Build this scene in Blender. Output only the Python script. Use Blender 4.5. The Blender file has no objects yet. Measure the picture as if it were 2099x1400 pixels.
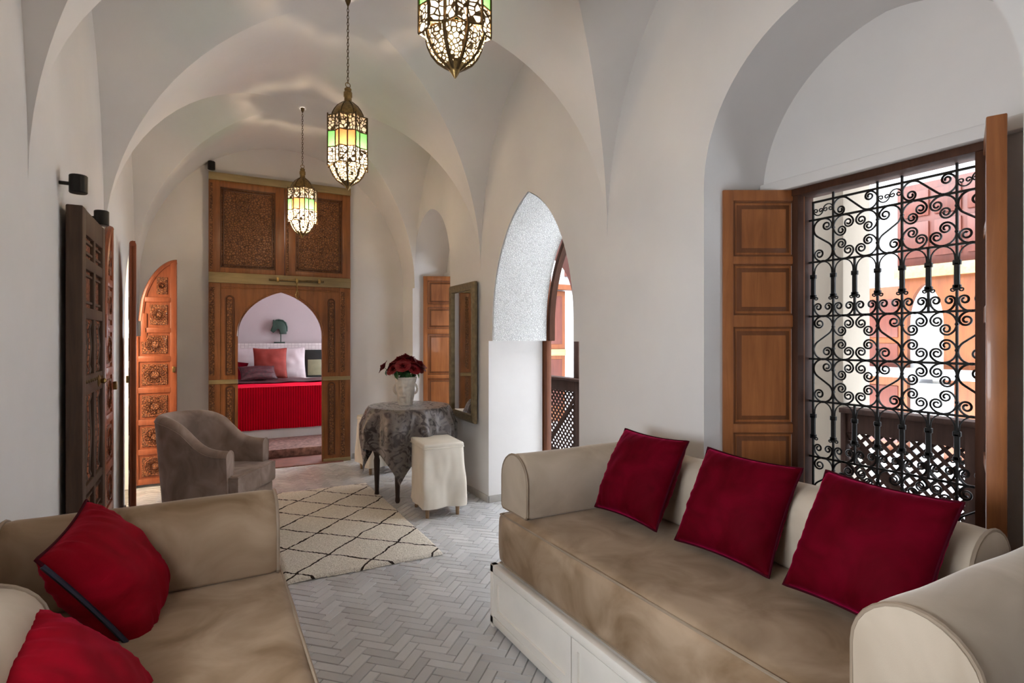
import bpy, bmesh, math, random
from math import sin, cos, pi, sqrt, radians as R_
from mathutils import Vector, Matrix, Euler, noise
random.seed(7)
S = bpy.context.scene
COL = S.collection

# ------------------------------------------------------------------ materials
def new_mat(name):
    m = bpy.data.materials.new(name); m.use_nodes = True
    nt = m.node_tree; nt.nodes.clear()
    out = nt.nodes.new('ShaderNodeOutputMaterial')
    b = nt.nodes.new('ShaderNodeBsdfPrincipled')
    nt.links.new(b.outputs[0], out.inputs[0])
    return m, nt, b, out
def N(nt, typ, **kw):
    n = nt.nodes.new(typ)
    for k, v in kw.items():
        if k.startswith('i_'):
            key = k[2:]
            key = int(key) if key.isdigit() else key.replace('_', ' ')
            n.inputs[key].default_value = v
        else: setattr(n, k, v)
    return n
def coords(nt, scale=(1, 1, 1), rot=(0, 0, 0), kind='Object'):
    tc = N(nt, 'ShaderNodeTexCoord'); mp = N(nt, 'ShaderNodeMapping')
    mp.inputs['Scale'].default_value = scale; mp.inputs['Rotation'].default_value = rot
    nt.links.new(tc.outputs[kind], mp.inputs[0]); return mp.outputs[0]
def ramp(nt, fac, stops, interp='LINEAR'):
    r = N(nt, 'ShaderNodeValToRGB'); r.color_ramp.interpolation = interp
    e = r.color_ramp.elements
    while len(e) < len(stops): e.new(0.5)
    for el, (p, c) in zip(e, stops):
        el.position = p; el.color = (*c, 1) if len(c) == 3 else c
    nt.links.new(fac, r.inputs[0]); return r.outputs[0]
def bump(nt, b, h, strength=.3, dist=.01):
    bp = N(nt, 'ShaderNodeBump'); bp.inputs['Strength'].default_value = strength
    bp.inputs['Distance'].default_value = dist
    nt.links.new(h, bp.inputs['Height']); nt.links.new(bp.outputs[0], b.inputs['Normal'])
def mixc(nt, fac, a, c, mode='MIX'):
    m = N(nt, 'ShaderNodeMix', data_type='RGBA', blend_type=mode)
    for k, v in ((0, fac), (6, a), (7, c)):
        if hasattr(v, 'links') or hasattr(v, 'is_linked'): nt.links.new(v, m.inputs[k])
        else: m.inputs[k].default_value = v if k == 0 else (*v, 1)
    return m.outputs[2]
def simple(name, col, rough=.6, metal=0, var=.12, scale=12, bmp=.15, dist=.003, spec=.5):
    m, nt, b, o = new_mat(name)
    co = coords(nt)
    n = N(nt, 'ShaderNodeTexNoise', i_Scale=scale, i_Detail=5.0); nt.links.new(co, n.inputs['Vector'])
    c1 = tuple(max(0, x * (1 - var)) for x in col); c2 = tuple(min(1, x * (1 + var)) for x in col)
    nt.links.new(ramp(nt, n.outputs['Fac'], [(.3, c1), (.7, c2)]), b.inputs['Base Color'])
    b.inputs['Roughness'].default_value = rough; b.inputs['Metallic'].default_value = metal
    b.inputs['Specular IOR Level'].default_value = spec
    if bmp: bump(nt, b, n.outputs['Fac'], bmp, dist)
    return m
def wood(name, dark, light, rough=.42, scale=1.0, carve=None, axis=2, coat=0, spec=.4):
    m, nt, b, o = new_mat(name); b.inputs['Specular IOR Level'].default_value = spec
    sc = [14 * scale] * 3; sc[axis] = 1.1 * scale
    co = coords(nt, tuple(sc))
    n = N(nt, 'ShaderNodeTexNoise', i_Scale=2.2, i_Detail=8.0, i_Roughness=.62, i_Distortion=.6); nt.links.new(co, n.inputs['Vector'])
    mid = tuple((a + c) / 2 for a, c in zip(dark, light))
    col = ramp(nt, n.outputs['Fac'], [(.28, dark), (.5, mid), (.72, light)])
    n2 = N(nt, 'ShaderNodeTexNoise', i_Scale=3.0, i_Detail=3.0); nt.links.new(coords(nt), n2.inputs['Vector'])
    col = mixc(nt, .35, col, ramp(nt, n2.outputs['Fac'], [(.3, tuple(x * .5 for x in mid)), (.7, light)]))
    h = n.outputs['Fac']; st, di = .25, .002
    if carve:
        kind, cs, gold = carve
        cc = coords(nt)
        if kind == 'vor':
            v = N(nt, 'ShaderNodeTexVoronoi', feature='DISTANCE_TO_EDGE', i_Scale=cs); nt.links.new(cc, v.inputs['Vector']); hv = v.outputs['Distance']
            f = ramp(nt, hv, [(.02, (0, 0, 0)), (.16, (1, 1, 1))])
        else:
            w1 = N(nt, 'ShaderNodeTexWave', wave_type='RINGS', rings_direction='SPHERICAL', i_Scale=cs, i_Distortion=6.0, i_Detail=2.0)
            nt.links.new(cc, w1.inputs['Vector'])
            f = ramp(nt, w1.outputs['Fac'], [(.3, (0, 0, 0)), (.6, (1, 1, 1))])
        col = mixc(nt, f, tuple(x * .75 for x in dark), col)
        if gold: col = mixc(nt, f, col, mixc(nt, .5, gold, col))
        h = f; st, di = .8, .006
    nt.links.new(col, b.inputs['Base Color']); b.inputs['Roughness'].default_value = rough
    b.inputs['Coat Weight'].default_value = coat
    bump(nt, b, h, st, di)
    return m
def velvet(name, dark, light, sheen, tint, nap=6, rough=.75, spec=.18):
    m, nt, b, o = new_mat(name)
    co = coords(nt)
    n = N(nt, 'ShaderNodeTexNoise', i_Scale=nap, i_Detail=4.0, i_Distortion=.8); nt.links.new(co, n.inputs['Vector'])
    nf = N(nt, 'ShaderNodeTexNoise', i_Scale=420.0, i_Detail=2.0); nt.links.new(co, nf.inputs['Vector'])
    nt.links.new(ramp(nt, n.outputs['Fac'], [(.32, dark), (.68, light)]), b.inputs['Base Color'])
    b.inputs['Roughness'].default_value = rough
    b.inputs['Specular IOR Level'].default_value = spec
    b.inputs['Sheen Weight'].default_value = sheen; b.inputs['Sheen Roughness'].default_value = .32
    b.inputs['Sheen Tint'].default_value = (*tint, 1)
    bump(nt, b, nf.outputs['Fac'], .12, .0015)
    return m
def plaster(name, col=(.68, .658, .642), pattern=False):
    m, nt, b, o = new_mat(name)
    co = coords(nt)
    n = N(nt, 'ShaderNodeTexNoise', i_Scale=1.6, i_Detail=6.0, i_Roughness=.6); nt.links.new(co, n.inputs['Vector'])
    nt.links.new(ramp(nt, n.outputs['Fac'], [(.3, tuple(x * .95 for x in col)), (.7, tuple(min(1, x * 1.04) for x in col))]), b.inputs['Base Color'])
    b.inputs['Roughness'].default_value = .62; b.inputs['Specular IOR Level'].default_value = .25
    if pattern:
        v = N(nt, 'ShaderNodeTexVoronoi', feature='DISTANCE_TO_EDGE', i_Scale=70.0); nt.links.new(co, v.inputs['Vector'])
        f = ramp(nt, v.outputs['Distance'], [(.03, (0, 0, 0)), (.2, (1, 1, 1))])
        c = mixc(nt, f, tuple(x * .72 for x in col), col)
        nt.links.new(c, b.inputs['Base Color'])
        bump(nt, b, f, .9, .005)
    else: bump(nt, b, n.outputs['Fac'], .25, .02)
    return m

M = {}
M['plaster'] = plaster('lime_plaster')
M['stucco'] = plaster('carved_stucco', (.84, .84, .83), True)
M['white_wall'] = plaster('white_wall', (.86, .85, .83))
M['outer_wall'] = plaster('courtyard_limewash', (.42, .42, .43))
M['outer_beige'] = plaster('beige_limewash', (.27, .23, .185))
M['pink_wall'] = plaster('blush_plaster', (.40, .335, .34))
M['skirt'] = simple('grey_skirting', (.42, .40, .37), .5)
M['sofa'] = velvet('taupe_velvet', (.20, .125, .068), (.38, .27, .18), .28, (.95, .85, .75), 5)
M['roll'] = velvet('taupe_velvet_lit', (.40, .32, .24), (.53, .44, .345), .4, (1, .93, .85), 4)  # same fabric as the seats, lightened to carry the window light
M['piping'] = simple('taupe_piping', (.27, .2, .14), .6)
M['red'] = velvet('crimson_velvet', (.065, .0006, .003), (.125, .001, .009), .6, (1, .015, .16), 7, .7, .03)
M['red2'] = velvet('scarlet_velvet', (.16, .001, .005), (.27, .002, .012), .35, (1, .03, .12), 7, .7, .05)
M['redpipe'] = simple('dark_red_piping', (.045, .001, .006), .8, spec=.08)
M['navy'] = simple('navy_zip_piping', (.012, .012, .03), .5)
M['chair'] = velvet('grey_brown_velvet', (.23, .172, .142), (.42, .325, .28), .4, (1, .92, .88), 6)
M['whitewood'] = simple('white_painted_wood', (.80, .75, .68), .4, 0, .05, 5, .05)
M['shutter'] = wood('cedar_shutter', (.19, .060, .018), (.42, .155, .050), .38, 1.0, None, 2, .15)
M['shutter_shade'] = wood('cedar_recess_shade', (.095, .030, .010), (.21, .075, .027), .4)  # darker cedar: recess shade painted onto the panel mouldings
M['frame_wood'] = wood('dark_window_frame', (.03, .012, .007), (.09, .035, .018), .6, spec=.15)
M['old'] = wood('antique_wood', (.026, .014, .009), (.11, .06, .036), .6)
M['oldred'] = wood('antique_red_wood', (.15, .04, .016), (.46, .15, .06), .55, 1, ('vor', 38.0, None))
M['door'] = wood('cedar_door', (.115, .036, .010), (.30, .112, .034), .4)
M['door_carve'] = wood('cedar_door_carved', (.085, .026, .009), (.24, .08, .027), .45, 1, ('vor', 46.0, (.26, .12, .04)))
M['door_dark'] = wood('dark_cedar_moulding', (.045, .014, .006), (.13, .045, .016), .45)
M['door_gold'] = wood('painted_beam', (.16, .11, .045), (.32, .235, .11), .5, 1, None, 0)
M['arch_leaf'] = wood('mahogany_leaf', (.17, .042, .016), (.36, .10, .04), .35)
M['arch_carve'] = wood('mahogany_carved', (.10, .025, .01), (.25, .075, .03), .4, 1, ('vor', 60.0, (.42, .17, .07)))
M['orange'] = wood('orange_cedar', (.09, .023, .005), (.18, .050, .012), .5)  # the courtyard woodwork's own orange-brown stain
M['redwood'] = wood('red_cedar', (.058, .012, .007), (.105, .026, .015), .5)
M['darkwood'] = wood('lattice_wood', (.014, .006, .004), (.042, .020, .014), .7, spec=.12)
M['iron'] = simple('wrought_iron', (.018, .017, .016), .45, .7, .2, 40)
M['black'] = simple('black_metal', (.012, .011, .010), .4, .5)
M['brass'] = simple('aged_brass', (.26, .17, .065), .38, .9, .35, 60)
M['brass_dark'] = simple('dark_brass', (.10, .065, .028), .42, .85, .3, 50)
M['gilt'] = simple('antique_gilt', (.20, .155, .085), .5, .5, .25, 30)
M['linen'] = simple('cream_linen', (.72, .66, .57), .85, 0, .05, 9, .15)
M['linen_side'] = simple('oatmeal_linen', (.62, .51, .37), .85, 0, .05, 9, .15)
M['foot'] = wood('stool_foot_wood', (.20, .12, .06), (.35, .22, .12), .5)
M['tableleg'] = wood('table_leg_wood', (.02, .01, .006), (.06, .03, .02), .4)
M['ceramic'] = simple('white_ceramic', (.70, .64, .56), .45, 0, .10, 30, .3, .004)
M['leafm'] = simple('rose_leaves', (.045, .14, .04), .5, 0, .3, 30)
M['rose'] = simple('rose_petals', (.20, .004, .010), .6, 0, .35, 50)
M['bedred'] = velvet('bed_scarlet', (.42, .0008, .010), (.55, .001, .018), .15, (1, .02, .1), 3, .75, .05)
M['white'] = simple('white_cotton', (.78, .76, .74), .8, 0, .03, 8)
M['pillow'] = simple('blush_cotton', (.42, .35, .36), .85, 0, .05, 8)
M['pinkcush'] = simple('brick_red_cotton', (.20, .02, .012), .85, 0, .12, 12)
M['brocade'] = simple('dark_brocade', (.045, .006, .010), .5, 0, .8, 45)
M['bronze'] = simple('green_bronze', (.018, .04, .028), .5, .3)
M['gold_pic'] = simple('olive_picture', (.20, .19, .11), .6)
M['kilim'] = simple('kilim_wool', (.26, .15, .13), .9, 0, .5, 25)
M['terr'] = simple('terracotta_threshold', (.20, .075, .055), .55, 0, .25, 9)
M['paving'] = simple('courtyard_paving', (.62, .60, .57), .6)

def bed_ribs():
    m, nt, b, o = new_mat('ribbed_scarlet_skirt')
    w = N(nt, 'ShaderNodeTexWave', bands_direction='X', i_Scale=11.0, i_Distortion=.3); nt.links.new(coords(nt), w.inputs['Vector'])
    nt.links.new(ramp(nt, w.outputs['Fac'], [(0, (.32, .0, .006)), (1, (.62, .0, .018))]), b.inputs['Base Color'])
    b.inputs['Roughness'].default_value = .7; b.inputs['Specular IOR Level'].default_value = .05; bump(nt, b, w.outputs['Fac'], .6, .01)
    return m
M['bedribs'] = bed_ribs()
def tilewall():
    m, nt, b, o = new_mat('pale_zellige')
    br = N(nt, 'ShaderNodeTexBrick', i_Scale=1.0); br.offset = 0
    br.inputs['Brick Width'].default_value = .05; br.inputs['Row Height'].default_value = .05; br.inputs['Mortar Size'].default_value = .0022
    br.inputs['Color1'].default_value = (.62, .54, .53, 1); br.inputs['Color2'].default_value = (.56, .48, .475, 1); br.inputs['Mortar'].default_value = (.36, .28, .28, 1)
    nt.links.new(coords(nt, rot=(pi / 2, 0, 0)), br.inputs['Vector'])
    nt.links.new(br.outputs['Color'], b.inputs['Base Color']); b.inputs['Roughness'].default_value = .35
    return m
M['tile'] = tilewall()
def floor_mat():
    m, nt, b, o = new_mat('glazed_bejmat')
    g = N(nt, 'ShaderNodeNewGeometry')
    c = ramp(nt, g.outputs['Random Per Island'], [(0, (.50, .50, .505)), (.5, (.58, .58, .585)), (1, (.66, .66, .66))])
    n = N(nt, 'ShaderNodeTexNoise', i_Scale=3.0, i_Detail=5.0); nt.links.new(coords(nt), n.inputs['Vector'])
    c2 = mixc(nt, .22, c, ramp(nt, n.outputs['Fac'], [(.3, (.34, .30, .26)), (.7, (.55, .57, .60))]))
    nt.links.new(c2, b.inputs['Base Color'])
    n3 = N(nt, 'ShaderNodeTexNoise', i_Scale=22.0, i_Detail=3.0); nt.links.new(coords(nt), n3.inputs['Vector'])
    mr = N(nt, 'ShaderNodeMapRange'); mr.inputs['To Min'].default_value = .10; mr.inputs['To Max'].default_value = .32
    nt.links.new(n3.outputs['Fac'], mr.inputs['Value']); nt.links.new(mr.outputs[0], b.inputs['Roughness'])
    bump(nt, b, n3.outputs['Fac'], .25, .004)
    return m
M['bejmat'] = floor_mat()
M['grout'] = simple('grout', (.27, .26, .245), .7)
def rug_mat():
    m, nt, b, o = new_mat('berber_wool')
    tc = N(nt, 'ShaderNodeTexCoord'); sp = N(nt, 'ShaderNodeSeparateXYZ')
    nz = N(nt, 'ShaderNodeTexNoise', i_Scale=9.0, i_Detail=4.0); nt.links.new(tc.outputs['Object'], nz.inputs['Vector'])
    nzc = N(nt, 'ShaderNodeVectorMath', operation='MULTIPLY_ADD'); nt.links.new(nz.outputs['Color'], nzc.inputs[0])
    nzc.inputs[1].default_value = (.055, .055, 0); nt.links.new(tc.outputs['Object'], nzc.inputs[2])
    nt.links.new(nzc.outputs[0], sp.inputs[0])
    def mth(op, a, c=None, d=None):
        x = N(nt, 'ShaderNodeMath', operation=op)
        for i, v in enumerate((a, c, d)):
            if v is None: continue
            if hasattr(v, 'is_linked'): nt.links.new(v, x.inputs[i])
            else: x.inputs[i].default_value = v
        return x.outputs[0]
    def line(expr, off, per, w):
        t = mth('DIVIDE', mth('SUBTRACT', expr, off), per)
        fr = mth('ABSOLUTE', mth('SUBTRACT', t, mth('ROUND', t)))
        return mth('LESS_THAN', fr, w / per / 2)
    X, Y = sp.outputs[0], sp.outputs[1]
    l1 = line(mth('ADD', X, Y), 4.10 + .055, .415, .019)
    l2 = line(mth('SUBTRACT', X, Y), -2.40, .415, .019)
    l = mth('MAXIMUM', l1, l2)
    n2 = N(nt, 'ShaderNodeTexNoise', i_Scale=130.0, i_Detail=3.0); nt.links.new(tc.outputs['Object'], n2.inputs['Vector'])
    base = ramp(nt, n2.outputs['Fac'], [(.3, (.62, .56, .47)), (.6, (.84, .79, .70))])
    nt.links.new(mixc(nt, l, base, (.035, .025, .02)), b.inputs['Base Color'])
    b.inputs['Roughness'].default_value = .95; b.inputs['Specular IOR Level'].default_value = .1
    bump(nt, b, n2.outputs['Fac'], .8, .01)
    return m
M['rug'] = rug_mat()
def damask():
    m, nt, b, o = new_mat('silver_damask')
    n = N(nt, 'ShaderNodeTexNoise', i_Scale=11.0, i_Detail=6.0, i_Distortion=2.5); nt.links.new(coords(nt), n.inputs['Vector'])
    f = ramp(nt, n.outputs['Fac'], [(.42, (0, 0, 0)), (.58, (1, 1, 1))])
    nt.links.new(mixc(nt, f, (.07, .057, .055), (.19, .165, .155)), b.inputs['Base Color'])
    mr = N(nt, 'ShaderNodeMapRange'); mr.inputs['To Min'].default_value = .24; mr.inputs['To Max'].default_value = .4
    nt.links.new(f, mr.inputs['Value']); nt.links.new(mr.outputs[0], b.inputs['Roughness'])
    b.inputs['Metallic'].default_value = .4; b.inputs['Sheen Weight'].default_value = .3
    bump(nt, b, n.outputs['Fac'], .3, .004)
    return m
M['damask'] = damask()
def mirror_mat():
    m, nt, b, o = new_mat('mirror_glass')
    b.inputs['Base Color'].default_value = (.86, .88, .88, 1); b.inputs['Metallic'].default_value = 1; b.inputs['Roughness'].default_value = .02
    return m
M['mirror'] = mirror_mat()
def lampglass(name, c, filigree=True, dens=75.0, th=.07, ft=.07, fp=.7):
    m, nt, b, o = new_mat(name)
    tr = N(nt, 'ShaderNodeBsdfTranslucent'); tr.inputs[0].default_value = (*[x * ft for x in c], 1)
    tp = N(nt, 'ShaderNodeBsdfTransparent'); tp.inputs[0].default_value = (*[x * fp for x in c], 1)
    mx = N(nt, 'ShaderNodeMixShader', i_0=.30); nt.links.new(tr.outputs[0], mx.inputs[1]); nt.links.new(tp.outputs[0], mx.inputs[2])
    if filigree:
        v = N(nt, 'ShaderNodeTexVoronoi', feature='DISTANCE_TO_EDGE', i_Scale=dens); nt.links.new(coords(nt), v.inputs['Vector'])
        f = ramp(nt, v.outputs['Distance'], [(th, (0, 0, 0)), (th + .04, (1, 1, 1))])
        b.inputs['Base Color'].default_value = (.16, .10, .04, 1); b.inputs['Metallic'].default_value = .8; b.inputs['Roughness'].default_value = .4
        m2 = N(nt, 'ShaderNodeMixShader'); nt.links.new(f, m2.inputs[0]); nt.links.new(b.outputs[0], m2.inputs[1]); nt.links.new(mx.outputs[0], m2.inputs[2])
        nt.links.new(m2.outputs[0], o.inputs[0])
    else: nt.links.new(mx.outputs[0], o.inputs[0])
    return m
M['gl_cream'] = lampglass('cream_filigree_glass', (.95, .82, .60), True, 48.0, .085)
M['gl_fine'] = lampglass('pierced_brass_cage', (.95, .80, .52), True, 72.0, .115)
M['gl_green'] = lampglass('green_glass', (.10, .34, .08), False, ft=.16, fp=.22)
M['gl_amber'] = lampglass('amber_glass', (.40, .15, .05), False, ft=.16, fp=.22)
def emit(name, c, s):
    m = bpy.data.materials.new(name); m.use_nodes = True; nt = m.node_tree; nt.nodes.clear()
    o = nt.nodes.new('ShaderNodeOutputMaterial'); e = nt.nodes.new('ShaderNodeEmission')
    e.inputs[0].default_value = (*c, 1); e.inputs[1].default_value = s; nt.links.new(e.outputs[0], o.inputs[0]); return m
M['bulb'] = emit('bulb_glow', (1, .80, .48), 14)

# ------------------------------------------------------------------ mesh builder
class MB:
    def __init__(s): s.bm = bmesh.new(); s.smooth = False
    def face(s, vs):
        try: return s.bm.faces.new(vs)
        except ValueError: return None
    def box(s, x0, x1, y0, y1, z0, z1, bev=0, seg=2):
        b = s.bm
        vs = [b.verts.new((x, y, z)) for x in (x0, x1) for y in (y0, y1) for z in (z0, z1)]
        fs = [b.faces.new([vs[i] for i in q]) for q in ((0, 1, 3, 2), (4, 6, 7, 5), (0, 4, 5, 1), (2, 3, 7, 6), (0, 2, 6, 4), (1, 5, 7, 3))]
        if bev:
            es = list({e for f in fs for e in f.edges})
            bmesh.ops.bevel(b, geom=es, offset=bev, segments=seg, profile=.5, affect='EDGES')
        return s
    def prism(s, poly, axis, a, c, bev=0, seg=3):
        b = s.bm
        def P(p, t):
            return {0: (t, p[0], p[1]), 1: (p[0], t, p[1]), 2: (p[0], p[1], t)}[axis]
        v0 = [b.verts.new(P(p, a)) for p in poly]; v1 = [b.verts.new(P(p, c)) for p in poly]
        n = len(poly)
        f0 = b.faces.new(v0); f1 = b.faces.new(v1[::-1])
        for i in range(n): b.faces.new((v0[i], v1[i], v1[(i + 1) % n], v0[(i + 1) % n]))
        if bev:
            es = list(set(f0.edges) | set(f1.edges))
            bmesh.ops.bevel(b, geom=es, offset=bev, segments=seg, profile=.5, affect='EDGES')
        return s
    def tube(s, pts, r, n=6, closed=False):
        b = s.bm; pts = [Vector(p) for p in pts]; m = len(pts)
        rs = r if isinstance(r, (list, tuple)) else [r] * m
        prev = None; rings = []
        for i in range(m):
            if closed: t = pts[(i + 1) % m] - pts[i - 1]
            else: t = pts[min(i + 1, m - 1)] - pts[max(i - 1, 0)]
            if t.length < 1e-9: t = Vector((0, 0, 1))
            t.normalize()
            if prev is None:
                a = Vector((0, 0, 1)) if abs(t.z) < .9 else Vector((1, 0, 0))
                nrm = (a - t * a.dot(t)).normalized()
            else:
                nrm = prev - t * prev.dot(t)
                nrm = nrm.normalized() if nrm.length > 1e-6 else prev
            prev = nrm; bn = t.cross(nrm)
            rings.append([b.verts.new(pts[i] + (nrm * cos(2 * pi * k / n) + bn * sin(2 * pi * k / n)) * rs[i]) for k in range(n)])
        for i in range(m if closed else m - 1):
            a, c = rings[i], rings[(i + 1) % m]
            for k in range(n): s.face((a[k], a[(k + 1) % n], c[(k + 1) % n], c[k]))
        if not closed: s.face(rings[0][::-1]); s.face(rings[-1])
        return s
    def lathe(s, prof, n=24, c=(0, 0), cap=True, ph=0):
        b = s.bm; rings = []
        for r, z in prof:
            rings.append([b.verts.new((c[0] + r * cos(ph + 2 * pi * k / n), c[1] + r * sin(ph + 2 * pi * k / n), z)) for k in range(n)])
        for a, d in zip(rings, rings[1:]):
            for k in range(n): s.face((a[k], a[(k + 1) % n], d[(k + 1) % n], d[k]))
        if cap: s.face(rings[0][::-1]); s.face(rings[-1])
        return s
    def grid(s, f, nu, nv, wrap=False):
        b = s.bm
        g = [[b.verts.new(f(i / nu, j / nv)) for j in range(nv + (0 if wrap else 1))] for i in range(nu + 1)]
        for i in range(nu):
            for j in range(nv):
                j2 = (j + 1) % nv if wrap else j + 1
                s.face((g[i][j], g[i + 1][j], g[i + 1][j2], g[i][j2]))
        return g
    def build(s, name, mat, parent=None, smooth=True, ang=35, weld=0, flip=False):
        if weld: bmesh.ops.remove_doubles(s.bm, verts=s.bm.verts, dist=weld)
        bmesh.ops.recalc_face_normals(s.bm, faces=s.bm.faces)
        me = bpy.data.meshes.new(name); s.bm.to_mesh(me); s.bm.free()
        if smooth:
            me.polygons.foreach_set('use_smooth', [True] * len(me.polygons)); me.set_sharp_from_angle(angle=R_(ang))
        me.materials.append(M[mat] if isinstance(mat, str) else mat)
        o = bpy.data.objects.new(name, me); COL.objects.link(o)
        if parent: o.parent = parent
        return o
def thing(name, label, cat, loc=(0, 0, 0), rz=0, group=None, rot=None):
    o = bpy.data.objects.new(name, None); COL.objects.link(o)
    o.location = loc; o.rotation_euler = rot if rot else (0, 0, rz)
    o.empty_display_size = .1
    return tag(o, label, cat, group)
def tag(o, label=None, cat=None, group=None, kind=None):
    for k, v in (('label', label), ('category', cat), ('group', group), ('kind', kind)):
        if v: o[k] = v
    return o
def struct(o, label=None, cat=None): return tag(o, label, cat, None, 'structure')
def copy_tree(o, parent=None):
    c = o.copy(); COL.objects.link(c); c.parent = parent
    for ch in list(o.children): copy_tree(ch, c)
    return c

# ------------------------------------------------------------------ room constants
XL, XR, XO = -.54, 1.97, 2.45
YB = 6.2; YN = -2.45
CX = (XL + XR) / 2; HX = (XR - XL) / 2
ZS, ZR = 1.85, 1.40

def arch_pts(y0, y1, zs, za, n=20, pointed=0.0, zb=0.0):
    """outline left-bottom -> right-bottom. pointed 0 = ellipse; else blend to a pointed arch"""
    pts = [(y0, zb), (y0, zs)]
    c, h = (y0 + y1) / 2, (y1 - y0) / 2
    for i in range(1, 2 * n):
        t = pi - pi * i / (2 * n)
        y = c + h * cos(t); ze = sin(t)
        u = abs(cos(t))
        rr = (1 + pointed)
        zp = sqrt(max(0, rr * rr - (u + pointed) ** 2)) / sqrt(rr * rr - pointed ** 2)
        pts.append((y, zs + (za - zs) * (zp if pointed else ze)))
    pts += [(y1, zs), (y1, zb)]
    return pts
def wall(name, axis, p0, p1, a0, a1, z1, openings, mat='plaster', label=None):
    """slab with openings. axis 0: wall plane normal X (spans Y); axis 1: normal Y (spans X). openings: list of outlines (touching z=zb)."""
    mb = MB(); b = mb.bm
    def P(t, a, z): return (t, a, z) if axis == 0 else (a, t, z)
    cur = a0; segs = []
    line = [(a0, 0)]
    for o in sorted(openings, key=lambda q: q[0][0]):
        line += [(o[0][0], 0)] + (([o[0]]) if o[0][1] > 0 else []) + o[1:-1] + ([o[-1]] if o[-1][1] > 0 else []) + [(o[-1][0], 0)]
    line += [(a1, 0)]
    for o in openings:
        ring = o + ([o[0]] if o[0][1] > 0 else [])
        for (ya, za), (yb, zb_) in zip(ring, ring[1:]):
            mb.face([b.verts.new(P(*q)) for q in ((p0, ya, za), (p1, ya, za), (p1, yb, zb_), (p0, yb, zb_))])
    bmesh.ops.remove_doubles(b, verts=b.verts, dist=1e-5)
    for t in (p0, p1):
        for (ya, za), (yb, zb_) in zip(line, line[1:]):
            if abs(ya - yb) < 1e-6: continue
            mb.face([b.verts.new(P(t, *q)) for q in ((ya, za), (yb, zb_), (yb, z1), (ya, z1))])
    for o in openings:   # below-sill strips + reveals
        if o[0][1] > 0:
            for t in (p0, p1):
                mb.face([b.verts.new(P(t, *q)) for q in ((o[0][0], 0), (o[-1][0], 0), (o[-1][0], o[0][1]), (o[0][0], o[0][1]))])
    for (ya, yb, za, zb_) in ((a0, a1, z1, z1), (a0, a0, 0, z1), (a1, a1, 0, z1)):
        q = ((p0, ya, za), (p1, ya, za), (p1, yb, zb_), (p0, yb, zb_)) if ya != yb else ((p0, ya, 0), (p1, ya, 0), (p1, ya, z1), (p0, ya, z1))
        mb.face([b.verts.new(P(*k)) for k in q])
    o = mb.build(name, mat, None, True, 25)
    return struct(o)

# ---- right wall: two alcoves, carved archway, an unseen alcove added behind the camera for daylight
AL1 = arch_pts(.68, 1.806, 1.98, 2.60, pointed=.08)
AL2 = arch_pts(4.80, 5.87, 1.98, 2.60, pointed=.08)
AL0 = arch_pts(-1.75, -.62, 1.98, 2.60, pointed=.08)
ARC = [(2.77, 0), (2.77, 1.285), (2.83, 1.285)] + arch_pts(2.83, 3.935, 1.42, 2.33, pointed=.38)[1:-1] + [(3.935, 1.285), (4.0, 1.285), (4.0, 0)]
wall('wall_right', 0, XR, XO - .08, YN, YB + .1, 3.5, [AL0, AL1, ARC, AL2])
W1 = [(.93, .2), (.93, 1.99), (1.64, 1.99), (1.64, .2)]
W2 = [(4.86, .1), (4.86, 1.99), (5.80, 1.99), (5.80, .1)]  # far window cut wider to admit more daylight
W0 = [(-1.6, .2), (-1.6, 2.3), (-.75, 2.3), (-.75, .2)]  # unseen opening behind the camera, added to let daylight in
wall('wall_right.001', 0, XO - .08, XO + .02, YN, 7.3, 3.6, [W0, W1, ARC, W2])
# ledge over the window head
for y0, y1 in ((.70, 1.79), (4.82, 5.85)):
    struct(MB().box(XO - .125, XO - .081, y0, y1, 1.985, 2.035, .006).build('trim_1', 'plaster'))
# carved stucco lining of the archway (above the jambs)
mb = MB(); arc = ARC[2:-2]
for (ya, za), (yb, zb_) in zip(arc, arc[1:]):
    b = mb.bm
    def ins(y, z): 
        c = 3.3825; return (y + (.006 if y < c else -.006), z - .006 if z > 1.45 else z)
    A, B = ins(ya, za), ins(yb, zb_)
    mb.face([b.verts.new(q) for q in ((XR + .008, *A), (XO + .015, *A), (XO + .015, *B), (XR + .008, *B))])
struct(mb.build('trim_2', 'stucco', None, True, 60, weld=1e-5))
# left wall with doorway to lit side room
DL = arch_pts(5.13, 5.84, 1.45, 2.02, pointed=.3)
WL = [(.25, .9), (.25, 1.5), (1.2, 1.5), (1.2, .9)]  # unseen opening beside the camera, added to light the window banquette
wall('wall_left', 0, XL - .35, XL, YN, YB + .1, 3.5, [WL, DL])
# back wall
wall('wall_back', 1, YB, YB + .28, XL - .35, XO, 3.6, [[(.12, 0), (.12, 2.75), (1.26, 2.75), (1.26, 0)]])
# wall behind the camera
wall('wall_front', 1, YN - .3, YN, XL - .35, XO, 3.6, [])
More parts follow.
